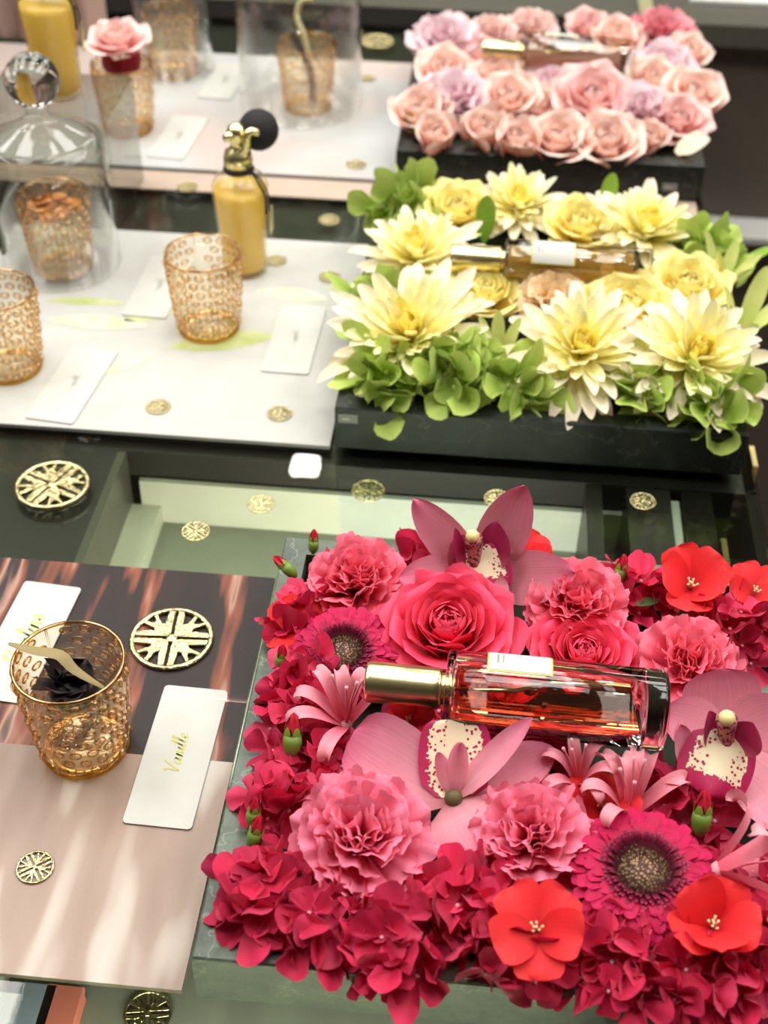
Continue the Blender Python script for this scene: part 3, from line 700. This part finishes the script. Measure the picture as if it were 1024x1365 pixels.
spray((q1+q2)/2, q2-q1, .0213, 'pink perfume bottle with gold cap lying on the pale pink flowers', L_pnk, -20, (.014, .046), .5, M_bthin, .2)

# ------------------------------------------------------------------ flower kits: lists of (part name, mesh, matrix, kind)
def kit_carnation(mat, R=1., n=46, seed=0, nv=10):
    ms = [petal(R*.95, R*1.0, mat, fan=True, wb=.12, curl=.35, tipcurl=-.8, cup=.3, ruf=.07, rf=6, ser=.014, drop=.22, nu=6, nv=nv, seed=seed*10+i) for i in range(5)]
    rnd = random.Random(seed); K = []
    for i in range(n):
        f = (i+.5)/n; el = 78-72*f**.9+rnd.uniform(-13, 13); s = (.72+.30*f)*rnd.uniform(.92, 1.04)
        K.append(('petal', ms[i % 5], Rz(i*137.5+rnd.uniform(-14, 14)) @ T(0, R*.05*f, R*(.05-.05*f)) @ Rx(el) @ Ry(rnd.uniform(-30, 30)) @ S3(.7+.35*f, s, 1), None))
    return K
def kit_rose(mat, R=1., n=30, seed=0, open_=1.):
    rnd = random.Random(seed); K = []
    mi = petal(1, 1.15, mat, .55, .22, .3, curl=.25, tipcurl=-.2, cup=1.45, seed=1, nu=6, nv=8)
    mm = petal(1, 1.15, mat, .55, .20, .3, curl=.55, tipcurl=-.9, cup=.95, ruf=.015, rf=3, seed=2, nu=7, nv=8)
    mo = petal(1, 1.2, mat, .55, .20, .3, curl=.6, tipcurl=-1.4, cup=.65, ruf=.02, rf=3, seed=3, nu=7, nv=8)
    for i in range(n):
        f = i/(n-1); el = 88-66*open_*f**1.1; L_ = R*(.42+.42*f); wd = R*(.40+.62*f)
        m = mi if f < .35 else mm if f < .7 else mo
        K.append(('petal', m, Rz(i*137.5+rnd.uniform(-8, 8)) @ T(0, R*(.03+.25*f), R*(.22-.24*f)) @ Rx(el+rnd.uniform(-4, 4)) @ S3(wd, L_, (wd+L_)/2), None))
    return K
def kit_gerbera(R=1., seed=0):
    rnd = random.Random(seed); K = []
    m1 = [petal(R*.70, R*.185, p_gerb, .55, .20, .35, curl=-.12, tipcurl=-.25, cup=.45, seed=i, nu=6, nv=4, ruf=.01) for i in range(3)]
    m2 = petal(R*.17, R*.05, p_gshort, .5, .25, .5, curl=-.5, cup=.4, seed=9, nu=4, nv=2)
    for row, (n, el, s, r, z) in enumerate([(30, 0, .96, .34, -.03), (30, 6, .82, .34, 0), (30, 11, .66, .34, .02), (30, 15, .50, .34, .03)]):
        for i in range(n):
            K.append(('ray_petal', m1[(i+row) % 3], Rz(360/n*(i+.5*row)+rnd.uniform(-3, 3)) @ T(0, R*r, R*z) @ Rx(el+rnd.uniform(-4, 4)) @ S3(1, s*rnd.uniform(.93, 1.03), 1), None))
    for row, (n, el, s, r, z) in enumerate([(56, 26, 1.1, .43, .04), (54, 40, 1, .40, .05), (50, 55, .9, .37, .06)]):
        for i in range(n):
            K.append(('short_ray', m2, Rz(360/n*(i+.5*row)+rnd.uniform(-4, 4)) @ T(0, R*r, R*z) @ Rx(el+rnd.uniform(-8, 8)) @ S(s), None))
    for nm, n0, r0, r1, hh, mt in (('disc_florets', 420, .30, .40, .07, M_floret), ('inner_florets', 420, 0, .30, .045, M_eye)):
        V, F = [], []     # tiny florets packed on the eye
        for i in range(n0):
            f = (i+.5)/n0; r = R*sqrt(r0*r0+(r1*r1-r0*r0)*f); a = i*2.39996; h = R*hh*rnd.uniform(.7, 1.1); b = len(V); z0 = R*.06
            ux, uy = cos(a), sin(a); wd = R*.011; ou = 1+.25*r/R
            V += [(r*ux-wd*uy, r*uy+wd*ux, z0), (r*ux+wd*uy, r*uy-wd*ux, z0), (r*ux-wd*ux, r*uy-wd*uy, z0), (r*ux*ou, r*uy*ou, z0+h)]
            F += [(b, b+1, b+3), (b+1, b+2, b+3), (b+2, b, b+3)]
        K.append((nm, mk(nm, V, F, mt, smooth=False), Matrix(), 'stuff'))
    K.append(('eye', lathe('eye', [(0, R*.085), (R*.10, R*.083), (R*.16, R*.07), (R*.20, R*.055), (R*.38, R*.05), (R*.40, 0), (0, -R*.05)], M_eye, 24), Matrix(), None))
    return K
def kit_chrys(R=1., seed=0, n=112):
    rnd = random.Random(seed+3); K = []
    mi = petal(1, .24, p_chy, .8, .45, .3, curl=.7, cup=.8, seed=1, nu=5, nv=4)
    mm = [petal(1, .21, p_chm, .8, .5, .2, curl=.35, tipcurl=-.3, cup=.75, twist=.1*j, seed=2+j, nu=6, nv=4) for j in (-1, 1)]
    mo = [petal(1, .22, p_cho, .85, .6, .2, curl=.1, tipcurl=-.7*j, cup=.6, seed=5+j, nu=7, nv=4) for j in (0, 1)]
    for i in range(n):
        f = (i+.5)/n; el = 80-82*f**.85+rnd.uniform(-12, 12); L_ = R*(.26+.74*f)*rnd.uniform(.86, 1.10)
        m = mi if f < .28 else mm[i % 2] if f < .66 else mo[i % 2]
        K.append(('ray_petal', m, Rz(i*137.5+rnd.uniform(-12, 12)) @ T(0, R*.10*f, R*(.1-.14*f)) @ Rx(el) @ Ry(rnd.uniform(-20, 20)) @ S3(R*(.55+.5*f), L_, L_), None))
    return K
def kit_five(mat, R=1., n=5, seed=0, el=18, stam=7):
    rnd = random.Random(seed); K = []
    ms = [petal(R, R*1.05, mat, .55, .2, .25, curl=-.1, tipcurl=-.25, cup=.35, ruf=.03, rf=3, seed=seed*5+i, nu=7, nv=7) for i in range(3)]
    for i in range(n): K.append(('petal', ms[i % 3], Rz(360/n*i+rnd.uniform(-8, 8)) @ T(0, R*.03, R*.03*(i % 2)) @ Rx(el+(8 if i % 2 else -6)) @ Ry(rnd.uniform(-8, 8)), None))
    for i in range(stam):
        a = i*2.4; r = R*.10*sqrt(i/stam)
        K.append(('stamen', tube('stamen', [(r*cos(a)*.3, r*sin(a)*.3, R*.02), (r*cos(a), r*sin(a), R*.20), (r*cos(a)*1.5, r*sin(a)*1.5, R*.30)], [R*.012, R*.012, R*.028], M_stamen, 6), Matrix(), None))
    return K
def kit_bud(R=1., tip=p_bud, open_=.3):
    K = [('calyx', lathe('calyx', [(0, -R*1.2), (R*.22, -R*1.1), (R*.55, -R*.6), (R*.62, 0), (R*.55, R*.5), (R*.42, R*.5)], M_calyx, 14), Matrix(), None)]
    tooth = petal(R*.9, R*.5, p_leaf, .5, .6, .5, curl=.1, cup=.5, nu=4, nv=3)
    for i in range(5): K.append(('calyx_tooth', tooth, Rz(72*i) @ T(0, R*.52, R*.2) @ Rx(86), None))
    pt = petal(R*1.9, R*1.05, tip, .55, .4, .4, curl=.45, cup=1.3, nu=6, nv=5)
    for i in range(6): K.append(('bud_petal', pt, Rz(60*i+20) @ T(0, R*.30, R*.1) @ Rx(86) @ S(1-.08*(i % 2)), None))
    return K
def kit_nerine(L_=1., seed=0, angs=None, tubeL=.6):
    rnd = random.Random(seed); K = []
    ms = [petal(L_*1.05, L_*.20, p_ner, .8, .35, .5, curl=-.15, ck=2, tipcurl=-3.0-.5*i, cup=.6, ruf=.03, rf=2, seed=seed+i, nu=14, nv=4) for i in range(3)]
    angs = angs or [(60*i+rnd.uniform(-12, 12), 66+rnd.uniform(-14, 14)) for i in range(6)]
    for i, (az, el) in enumerate(angs): K.append(('petal', ms[i % 3], Rz(az) @ T(0, L_*.04, 0) @ Rx(el) @ Ry(rnd.uniform(-10, 10)), None))
    K.append(('flower_tube', tube('flower_tube', [(0, 0, -L_*tubeL), (0, 0, -.1*L_), (0, 0, .04*L_)], [L_*.05, L_*.06, L_*.09], p_ner, 8), Matrix(), None))
    for i in range(4):
        a = rnd.uniform(0, 6.28); e = rnd.uniform(.08, .25)
        K.append(('stamen', tube('stamen', smoothline([(0, 0, 0), (e*.4*cos(a)*L_, e*.4*sin(a)*L_, .5*L_), (e*cos(a)*L_, e*sin(a)*L_, L_*.95)], 4), [L_*.013]*8+[L_*.028], p_ner, 6), Matrix(), None))
    return K
cache = {}
def flower(name, cat, label, kit, u, v, z, R, tilt=0, az=0, spin=0, h=0., group=None):
    """stand a bloom of radius R so that its middle (h*R above its base) is at pixel u, v at height z"""
    B = Rz(az) @ Rx(tilt); ax = B @ Vector((0, 0, 1)); p = P(u, v, z)-ax*(h*R)
    t = thing(name, label, cat, T(*p) @ B @ Rz(spin) @ S(R), group)
    for nm, me, M, kd in kit: put(nm, me, t, M, kind=kd)
    return t
K_c1 = kit_carnation(p_carn, 1, 40, 1, 18); K_c2 = kit_carnation(p_carn2, 1, 40, 2, 18)
K_r = kit_rose(p_rose, 1, 42, 1, 1.06); K_g = kit_gerbera(1, 1); K_b = kit_five(p_beg, 1, 5, 1); K_b2 = kit_five(p_beg, 1, 5, 2, 42); K_bud = kit_bud()

# ------------------------------------------------------------------ red tray
G = 'blooms in the red tray'
flower('carnation', 'flower', 'coral pink carnation at the back left corner of the red tray', K_c2, 476, 770, .066, .0355, 14, -10, 40, .42)
flower('carnation', 'flower', 'coral pink carnation at the back of the red tray, right of the upper orchid', K_c2, 772, 800, .064, .036, 16, 15, 150, .42)
flower('carnation', 'flower', 'pink carnation behind the base end of the front perfume bottle', K_c2, 922, 882, .060, .036, 14, 10, 250, .42)
flower('carnation', 'flower', 'big light pink carnation at the front left of the red tray', K_c1, 478, 1108, .064, .0385, 12, -8, 0, .42)
flower('carnation', 'flower', 'light pink carnation between the lower orchid and the front gerbera', K_c1, 706, 1108, .062, .0345, 18, -30, 100, .42)
flower('rose', 'flower', 'large open hot pink rose above the front bottle cap', K_r, 598, 836, .064, .0415, 14, -6, 10, .40)
flower('rose', 'flower', 'hot pink rose partly hidden behind the front perfume bottle', K_r, 778, 874, .054, .036, 10, 10, 80, .40)
flower('gerbera', 'flower', 'magenta gerbera at the left side of the red tray', K_g, 456, 868, .060, .0315, 18, -15, 0, .05)
flower('gerbera', 'flower', 'large magenta gerbera at the front right of the red tray', K_g, 858, 1158, .064, .0365, 4, 0, 7, .05)
# orchids: every sepal runs from the flower's middle to its own tip
M_lobe = petal_mat('crimson_lip_lobe', [(0, (196, 90, 110)), (.4, (160, 26, 76)), (1, (176, 40, 92))], .1, .2)
class Orchid:
    def __init__(s, label, base):
        s.c = P(*base); s.t = thing('orchid', label, 'flower', T(*s.c)); s.i = 0
    def blade(s, tip, wd, name='sepal', mat=None, curl=.2, cup=.45, up=(0, -.6, .8), base=None, a=.75, b=.62, wb=.22, ruf=.012, tipcurl=0., k=1.05, rf=2.2):
        c = P(*base) if base else s.c; d = P(*tip)-c; y_ = d.normalized(); x_ = y_.cross(Vector(up)).normalized(); z_ = x_.cross(y_); s.i += 1
        me = petal(d.length*k, wd, mat or p_orch, a, b, wb, curl=curl, tipcurl=tipcurl, cup=cup, ruf=ruf, rf=rf, seed=40+s.i, nu=10, nv=10)
        put(name, me, s.t, T(*(c-s.c)) @ Matrix((x_, y_, z_)).transposed().to_4x4() @ Rx(-math.degrees(curl)*.4))
    def column(s, a, b, r=.0050):
        pa, pb = P(*a)-s.c, P(*b)-s.c; mid = (pa+pb)/2+Vector((0, .002, .004))
        put('column', tube('column', smoothline([pa, mid, pb], 5), [r*.8, r*.8, r*.85, r*.9, r, r*1.05, r*1.1, r*1.15, r*1.15, r*1.1, r*1.0], M_col, 10), s.t)
        put('anther_cap', ball('anther_cap', r*.85, M_yellowcap, 8), s.t, T(*(pb+Vector((0, -.001, .0015)))))
o = Orchid('dusky pink orchid standing upright at the back edge of the red tray', (642, 775, .056))
o.blade((556, 672, .112), .024, up=(.3, -1, .3), curl=-.15)
o.blade((697, 652, .122), .030, up=(-.2, -1, .3), curl=.15)
o.blade((612, 715, .090), .026, up=(.2, -1, .4), curl=.1)
o.blade((538, 772, .076), .030, up=(0, -.7, .8), curl=-.25)
o.blade((760, 764, .080), .032, up=(0, -.8, .7), curl=-.3)
o.blade((668, 812, .060), .010, up=(0, -.8, .6), curl=.5, base=(668, 768, .074), cup=.8)
o.blade((650, 790, .066), .033, 'lip', M_lip, up=(-.05, -.9, .55), curl=.25, tipcurl=-.5, cup=-.55, base=(636, 728, .084), a=.5, b=.2, wb=.5, ruf=.05, rf=4)
o.blade((606, 706, .098), .008, 'side_lobe', M_lobe, up=(.6, -.8, .3), base=(618, 760, .072), cup=.8)
o.blade((664, 698, .098), .022, 'side_lobe', M_lobe, up=(-.6, -.8, .4), base=(660, 760, .072), cup=.6, ruf=.04)
o.column((633, 752, .074), (630, 716, .092))
o = Orchid('dusky pink orchid with white lip at the right of the red tray', (968, 990, .058))
o.blade((958, 894, .090), .042, up=(0, -.9, .5), curl=.5, b=.32)
o.blade((888, 950, .076), .030, up=(0, -.5, .9), curl=-.3)
o.blade((903, 1000, .066), .034, up=(0, -.4, 1), curl=.1)
o.blade((1062, 950, .086), .036, up=(-.2, -.7, .8), curl=.1)
o.blade((1075, 1085, .060), .044, up=(0, -.6, .9), curl=-.1, b=.28)
o.blade((908, 968, .082), .012, up=(.3, -.8, .5), base=(918, 1030, .062), curl=.2, cup=.8)
o.blade((944, 1056, .066), .037, 'lip', M_lip, up=(-.1, -.8, .65), curl=.2, tipcurl=-.5, cup=-.55, base=(972, 978, .082), a=.5, b=.2, wb=.5, ruf=.05, rf=4)
o.blade((944, 950, .092), .014, 'side_lobe', M_lobe, up=(.7, -.7, .3), base=(950, 1000, .072), cup=.7)
o.blade((1004, 965, .094), .020, 'side_lobe', M_lobe, up=(-.6, -.8, .3), base=(985, 1004, .074), cup=.7)
o.column((968, 992, .076), (968, 958, .094))
o = Orchid('dusky pink orchid seen from behind below the front perfume bottle', (605, 1064, .060))
o.blade((474, 985, .076), .042, curl=.4, cup=.5, b=.25, a=.6, up=(.2, -.6, .8))
o.blade((648, 1138, .058), .043, curl=-.35, cup=-.5, b=.22, a=.5, up=(0, -.4, .9))
o.blade((706, 962, .092), .015, curl=.2, cup=.9, up=(-.6, -.6, .5))
o.blade((734, 1002, .070), .026, curl=.2, cup=.4)
o.blade((614, 992, .088), .012, curl=.25, cup=-1.2, up=(0, -.9, .3))
o.blade((585, 1005, .080), .009, curl=.2, cup=-.9, up=(.3, -.9, .3))
o.blade((608, 964, .082), .036, 'lip', M_lip2, curl=.2, cup=.3, ruf=.03, a=.5, b=.2, wb=.5, up=(0, -.8, .6))
put('flower_base', ball('b', .005, plain('green_brown_base', (96, 84, 50), .6), 8), o.t)
# nerines
def nerine(u, v, z, L_, tilt, az, spin, label, seed, angs=None):
    flower('nerine', 'flower', label, kit_nerine(1, seed, angs), u, v, z, L_, tilt, az, spin)
nerine(462, 965, .052, .040, 4, 0, 0, 'pale pink spider nerine in front of the left gerbera', 1, [(50, 66), (14, 84), (78, 52), (-64, 56), (165, 40), (-25, 76), (110, 46)])
nerine(838, 1085, .050, .040, 0, 0, 20, 'pale pink nerine just above the front gerbera', 5, [(20, 66), (-45, 62), (70, 60), (-90, 50), (0, 84), (120, 60), (-20, 75)])
nerine(770, 1042, .054, .032, 10, -40, 60, 'pale pink nerine tucked under the front bottle base', 8)
nerine(955, 1160, .056, .048, 62, 100, 0, 'pale pink nerine at the right edge of the red tray', 9, [(80, 50), (-85, 52), (10, 70), (180, 66)])
# coral red flat blooms
flower('begonia', 'flower', 'coral red five petalled bloom at the back right of the red tray', K_b2, 920, 785, .058, .0265, 16, 0, 20, 0)
flower('begonia', 'flower', 'orange red bloom at the front rim below the pink carnation', K_b, 716, 1240, .066, .0225, 20, -20, 60, 0)
flower('begonia', 'flower', 'coral red bloom right of the front gerbera', K_b2, 950, 1238, .064, .0235, 10, -30, 0, 0)
flower('begonia', 'flower', 'orange red bloom under the nerine above the front gerbera', K_b, 800, 1078, .052, .021, 10, 0, 30, 0)
flower('begonia', 'flower', 'small red bloom tucked under the gold bottle cap', K_b, 548, 962, .060, .0145, 30, -60, 0, 0)
flower('begonia', 'flower', 'red bloom beside the left gerbera at the tray edge', K_b, 398, 838, .050, .020, 20, -40, 0, 0)
flower('begonia', 'flower', 'red bloom standing behind the upper orchid on its right', K_b, 700, 742, .058, .017, 30, 0, 45, 0)
flower('begonia', 'flower', 'red bloom at the far back right edge of the red tray', K_b, 1005, 790, .058, .019, 24, 20, 10, 0)
# hydrangea heads
fl_r = [floret_mesh(1, p_hyd, i) for i in range(4)]+[floret_mesh(1, p_hyd2, 10+i, cup=.2) for i in range(3)]
fl_g = [floret_mesh(1, p_hydg, 30+i, cup=.4) for i in range(4)]
bead = ball('floret_bead', .07, plain('pink_floret_bead', (240, 170, 180), .5), 6)
beadg = ball('floret_bead', .07, plain('green_floret_bead', (200, 216, 130), .5), 6)
def head(u, v, z, R, label, fls, n=11, fr=.0155, spread=62, bd=None, seed=0, tilt=12, az=0):
    rnd = random.Random(seed); p = P(u, v, z); c = p-Vector((0, 0, R*.75))
    t = thing('hydrangea_head', label, 'hydrangea', T(*c) @ Rz(az) @ Rx(tilt))
    for i in range(n):
        th = spread*sqrt((i+.4)/n); phi = i*137.5+rnd.uniform(-15, 15); s = fr*rnd.uniform(.82, 1.15)
        M = Rz(phi) @ Rx(-th) @ T(0, 0, R*rnd.uniform(.80, 1.05)) @ Rz(rnd.uniform(0, 360)) @ Rx(rnd.uniform(-42, 42)) @ S(s)
        f = put('floret', fls[rnd.randrange(len(fls))], t, M)
        put('bead', bd or bead, f, T(0, 0, .06))
    return t
HL = [(414, 905, .052, .024, 'left of the gerbera at the left rim', 8), (394, 960, .050, .023, 'on the left rim below the left gerbera', 8),
 (378, 1050, .048, .022, 'on the left rim behind the twin buds', 8), (352, 1186, .050, .023, 'at the front left corner of the red tray', 11),
 (432, 1208, .050, .027, 'on the front rim below the big light pink carnation', 13), (532, 1243, .052, .028, 'on the front rim, second from the left corner', 13),
 (624, 1196, .052, .028, 'on the front rim between the two light pink carnations', 13), (828, 1268, .052, .028, 'on the front rim under the large gerbera', 14),
 (925, 1276, .054, .030, 'on the front rim below the coral red bloom', 13), (1010, 1265, .054, .030, 'at the right end of the front rim', 12),
 (1000, 1180, .048, .030, 'under the right nerine at the frame edge', 10), (985, 835, .054, .030, 'at the back right behind the pink carnation', 13),
 (415, 815, .052, .025, 'under the back left carnation', 9), (590, 745, .050, .026, 'behind the upper orchid at the back rim', 10),
 (850, 790, .048, .028, 'between the back carnation and the coral red bloom', 9), (430, 1020, .046, .028, 'above the big light pink carnation', 10),
 (640, 950, .042, .034, 'under the front perfume bottle', 11), (900, 1065, .048, .030, 'between the gerbera and the right orchid', 10),
 (560, 905, .042, .030, 'under the gold cap of the front bottle', 9), (690, 1020, .042, .030, 'under the lower orchid', 10),
 (680, 1248, .052, .026, 'on the front rim under the orange red bloom', 11)]
for i, (u, v, z, R, lb, n) in enumerate(HL):
    if n: head(u, v, z, R, 'crimson hydrangea head '+lb, fl_r, n+3, .0155, 60, None, i, 4)
# buds and leaves
for (u, v, z, R, tl, az, lb) in [(390, 985, .060, .0085, -30, 0, 'red bud in a green calyx beside the left nerine'), (338, 1085, .054, .0062, -20, -20, 'upper of the twin red buds at the left rim'),
    (341, 1112, .050, .0070, -20, -30, 'lower of the twin red buds at the left rim'), (382, 757, .056, .0062, 55, -110, 'red bud leaning over the back left corner'),
    (418, 724, .058, .0055, -20, 0, 'small green bud behind the back left carnation'), (936, 1088, .060, .0085, -25, 0, 'fat green bud with red tip right of the gerbera'),
    (917, 1122, .054, .0050, 15, -20, 'tiny green bud below the fat red tipped bud'), (828, 762, .060, .0068, -20, -10, 'red bud left of the coral red bloom at the back'),
    (375, 878, .056, .0058, -15, -30, 'small red bud at the left edge beside the gerbera'), (1010, 1180, .050, .0065, 30, 40, 'green bud at the right edge near the nerine')]:
    flower('flower_bud', 'bud', lb, K_bud, u, v, z, R, tl, az, 0, .2)
lf = petal(1, .38, p_leafd, .8, .6, .1, curl=-.4, cup=.4, nu=7, nv=4)
for (u, v, z, L_, el, az, lb) in [(598, 1172, .056, .017, -35, 175, 'small dark green leaf tip between the front carnations'), (912, 812, .052, .020, 20, 170, 'dark green leaf under the coral red bloom'),
    (880, 800, .052, .018, 20, 120, 'dark green leaf left of the coral red bloom'), (500, 850, .048, .02, 10, 60, 'dark leaf in the gap left of the large rose')]:
    p = P(u, v, z); put('leaf', lf, M=T(*p) @ Rz(az) @ Rx(el) @ S(L_), label=lb, cat='leaf')

# ------------------------------------------------------------------ yellow tray
K_ch = [kit_chrys(1, i) for i in range(2)]; K_yr = kit_rose(p_yrose, 1, 28, 5); K_pc = kit_carnation(p_peach, 1, 34, 6, 8)
for i, (u, v, z, R, tl, az, lb) in enumerate([(545, 438, .072, .069, 20, -20, 'at the front left of the yellow tray'), (775, 462, .072, .060, 26, 0, 'at the front middle of the yellow tray'),
    (930, 470, .072, .063, 24, 15, 'at the front right corner of the yellow tray'), (555, 335, .066, .058, 12, -30, 'left of the gold bottle cap'),
    (690, 268, .064, .050, 14, 0, 'at the back middle of the yellow tray'), (862, 300, .066, .060, 10, 25, 'at the back right of the yellow tray')]):
    flower('chrysanthemum', 'flower', 'big pale yellow chrysanthemum '+lb, K_ch[i % 2], u, v, z, R, tl, az, 50*i, .18)
for (u, v, z, R, tl, az, lb) in [(608, 280, .066, .036, 18, 0, 'at the back left of the yellow tray'), (775, 300, .064, .036, 14, 0, 'just behind the label of the amber bottle'),
    (645, 390, .064, .036, 14, 0, 'below the gold cap of the amber bottle'), (838, 408, .072, .038, 16, 0, 'below the base of the amber bottle'), (918, 382, .066, .038, 14, 10, 'at the right side of the yellow tray')]:
    flower('rose', 'flower', 'pale yellow rose '+lb, K_yr, u, v, z, R, tl, az, u, .40)
flower('carnation', 'flower', 'peach carnation below the white bottle label', K_pc, 738, 398, .070, .034, 24, 0, 0, .42)
for i, (u, v, z, R, lb, n) in enumerate([(522, 502, .052, .020, 'at the front left corner of the yellow tray', 6), (606, 488, .058, .028, 'at the front rim below the left chrysanthemum', 9),
    (692, 508, .052, .020, 'at the front rim left of the middle chrysanthemum', 6), (545, 275, .056, .034, 'at the back left corner of the yellow tray', 10),
    (938, 335, .050, .034, 'at the right rim behind the yellow roses', 10), (862, 516, .050, .020, 'at the front rim between two chrysanthemums', 5), (955, 532, .050, .024, 'at the front right corner of the yellow tray', 7),
    (502, 400, .044, .024, 'at the left rim of the yellow tray', 5)]):
    head(u, v, z, R, 'green hydrangea head '+lb, fl_g, n, .026, 54, beadg, 50+i, 14)
bl = [petal(1, .26, p_alst, .8, .55, .2, curl=.15, tipcurl=-.3, cup=.6, seed=i, nu=8, nv=4) for i in range(2)]
def blades(u, v, z, L_, lb, n=6, az=0, sp=26, mat_i=0, tl=12):
    p = P(u, v, z); t = thing('alstroemeria_tuft', lb, 'flower', T(*p) @ Rz(az) @ Rx(tl) @ S(L_)); rnd = random.Random(int(u))
    for i in range(n): put('blade', bl[i % 2], t, Rz(360/n*i+rnd.uniform(-15, 15)) @ T(0, .04, 0) @ Rx(90-sp+rnd.uniform(-8, 8)) @ S(rnd.uniform(.75, 1.05)))
blades(662, 488, .040, .050, 'lime cream pointed tuft right of the front left chrysanthemum')
blades(850, 520, .040, .048, 'lime cream pointed tuft between the two right chrysanthemums')
blades(985, 450, .044, .055, 'lime cream pointed tuft at the right rim', 6, 60, 36)
blades(960, 385, .044, .050, 'lime cream pointed tuft behind the right rose', 5, 60, 34)
lfg = petal(1, .42, p_leaf, .8, .55, .1, curl=.2, cup=.5, nu=8, nv=5)
for (u, v, z, L_, el, az, lb) in [(645, 325, .050, .042, 70, 0, 'green pointed leaf behind the gold cap of the amber bottle'), (805, 285, .055, .036, 60, -20, 'green leaf tip at the back rim of the yellow tray'),
    (985, 350, .050, .030, 20, -80, 'green leaf sticking out at the right rim of the yellow tray')]:
    p = P(u, v, z); put('leaf', lfg, M=T(*p) @ Rz(az) @ Rx(el) @ S(L_), label=lb, cat='leaf')

# ------------------------------------------------------------------ pale pink tray
KS = kit_rose(p_spray, 1, 20, 11, .8); KP = kit_rose(p_pinkr, 1, 24, 12); KB = kit_rose(p_spray, 1, 14, 13, .45)
KM = kit_carnation(p_mauve, 1, 30, 14, 8); KL = kit_carnation(p_blush, 1, 30, 15, 8); KD = kit_carnation(p_deep, 1, 32, 16, 8)
far = [  # kit, u, v, z, R, label
 ('carnation', KM, 592, 52, .066, .040, 'mauve carnation at the back left corner of the pale tray'), ('carnation', KL, 655, 45, .062, .030, 'blush carnation behind the gold cap of the pink bottle'),
 ('carnation', KL, 705, 38, .062, .032, 'blush carnation at the back rim above the pink bottle'), ('rose', KP, 785, 36, .066, .024, 'soft pink spray rose standing at the back rim'),
 ('rose', KS, 822, 52, .062, .030, 'salmon rose at the back rim beside the deep pink carnation'), ('carnation', KD, 884, 42, .068, .038, 'deep pink carnation at the back right corner of the pale tray'),
 ('carnation', KM, 885, 88, .062, .036, 'mauve carnation at the right rim below the deep pink one'), ('rose', KS, 918, 72, .058, .026, 'salmon rose at the right rim beside the mauve carnation'),
 ('rose', KS, 592, 96, .060, .032, 'salmon rose at the left rim of the pale tray'), ('rose', KP, 636, 72, .056, .024, 'soft pink rose left of the gold cap of the pink bottle'),
 ('rose', KS, 662, 104, .060, .030, 'salmon rose in front of the gold cap of the pink bottle'), ('carnation', KM, 738, 112, .062, .032, 'mauve carnation below the middle of the pink bottle'),
 ('rose', KP, 792, 132, .066, .040, 'large soft pink open rose in the middle of the pale tray'), ('carnation', KM, 604, 128, .064, .040, 'mauve carnation at the left side of the pale tray'),
 ('rose', KS, 560, 150, .056, .032, 'salmon rose at the front left rim of the pale tray'), ('rose', KS, 678, 132, .060, .032, 'salmon rose in the middle left of the pale tray'),
 ('carnation', KM, 856, 146, .062, .034, 'mauve carnation right of the large pink rose'), ('rose', KS, 872, 110, .060, .030, 'salmon rose at the right of the pink bottle base'),
 ('rose', KS, 925, 128, .060, .034, 'pale salmon rose at the right rim of the pale tray'), ('rose', KP, 905, 160, .056, .030, 'soft pink rose at the front right of the pale tray'),
 ('rose', KB, 580, 182, .052, .030, 'peach rosebud at the front left corner of the pale tray'), ('rose', KB, 648, 178, .054, .032, 'peach rosebud second from the left in the front row'),
 ('rose', KB, 692, 188, .052, .030, 'peach rosebud third from the left in the front row'), ('rose', KS, 744, 186, .052, .034, 'peach rose fourth from the left in the front row'),
 ('rose', KS, 808, 190, .050, .036, 'peach rose in the front row right of the middle'), ('rose', KS, 720, 142, .054, .026, 'small salmon rose between mauve carnation and front row'),
 ('rose', KB, 866, 186, .048, .026, 'peach rosebud at the right end of the front row')]
for i, (nm, K, u, v, z, R, lb) in enumerate(far):
    flower(nm, 'flower', lb, K, u, v, z, R*1.17, 24, (u-740)*.08, 37*i, .38)
cp = petal(1, .9, p_cream, .5, .25, .3, curl=.2, cup=.6, nu=6, nv=6)
p = P(902, 205, .044); put('petal', cp, M=T(*p) @ Rz(-70) @ Rx(20) @ S(.034), label='cream white petal lying at the front right rim of the pale tray', cat='petal')
for (u, v, az, lb) in [(548, 185, 10, 'green leaf at the front left corner of the pale tray'), (635, 186, -20, 'green leaf beside the peach rosebuds in the front row'), (660, 198, 30, 'green leaf at the front rim under the peach rosebuds'), (870, 200, -30, 'green leaf at the front rim beside the cream petal'), (690, 118, 0, 'green leaf tip among the salmon roses')]:
    p = P(u, v, .036); put('leaf', lfg, M=T(*p) @ Rz(az) @ Rx(55) @ S(.026), label=lb, cat='leaf')
# rose on the votive
p = P(172, 172, ZB)
KR2 = kit_rose(petal_mat('pink_white_rose_petal', [(0, (236, 120, 124)), (.5, (248, 190, 186)), (1, (252, 226, 218))], .04, .3), 1, 24, 21)
t = thing('rose', 'pale pink rose with dark red outer petals sitting in the far votive', 'flower', T(p.x, p.y, ZB+.084) @ Rx(12) @ S(.034))
for nm, me, M, kd in KR2: put(nm, me, t, M)
rp_ = petal(1, 1.2, petal_mat('dark_red_petal', [(0, (120, 10, 24)), (1, (172, 26, 46))], .05, .2), .5, .2, .4, curl=.5, cup=.7, nu=6, nv=7)
for i in range(7): put('outer_petal', rp_, t, Rz(51*i) @ T(0, .56, -.52) @ Rx(80) @ S(.60), label='dark red outer petal')
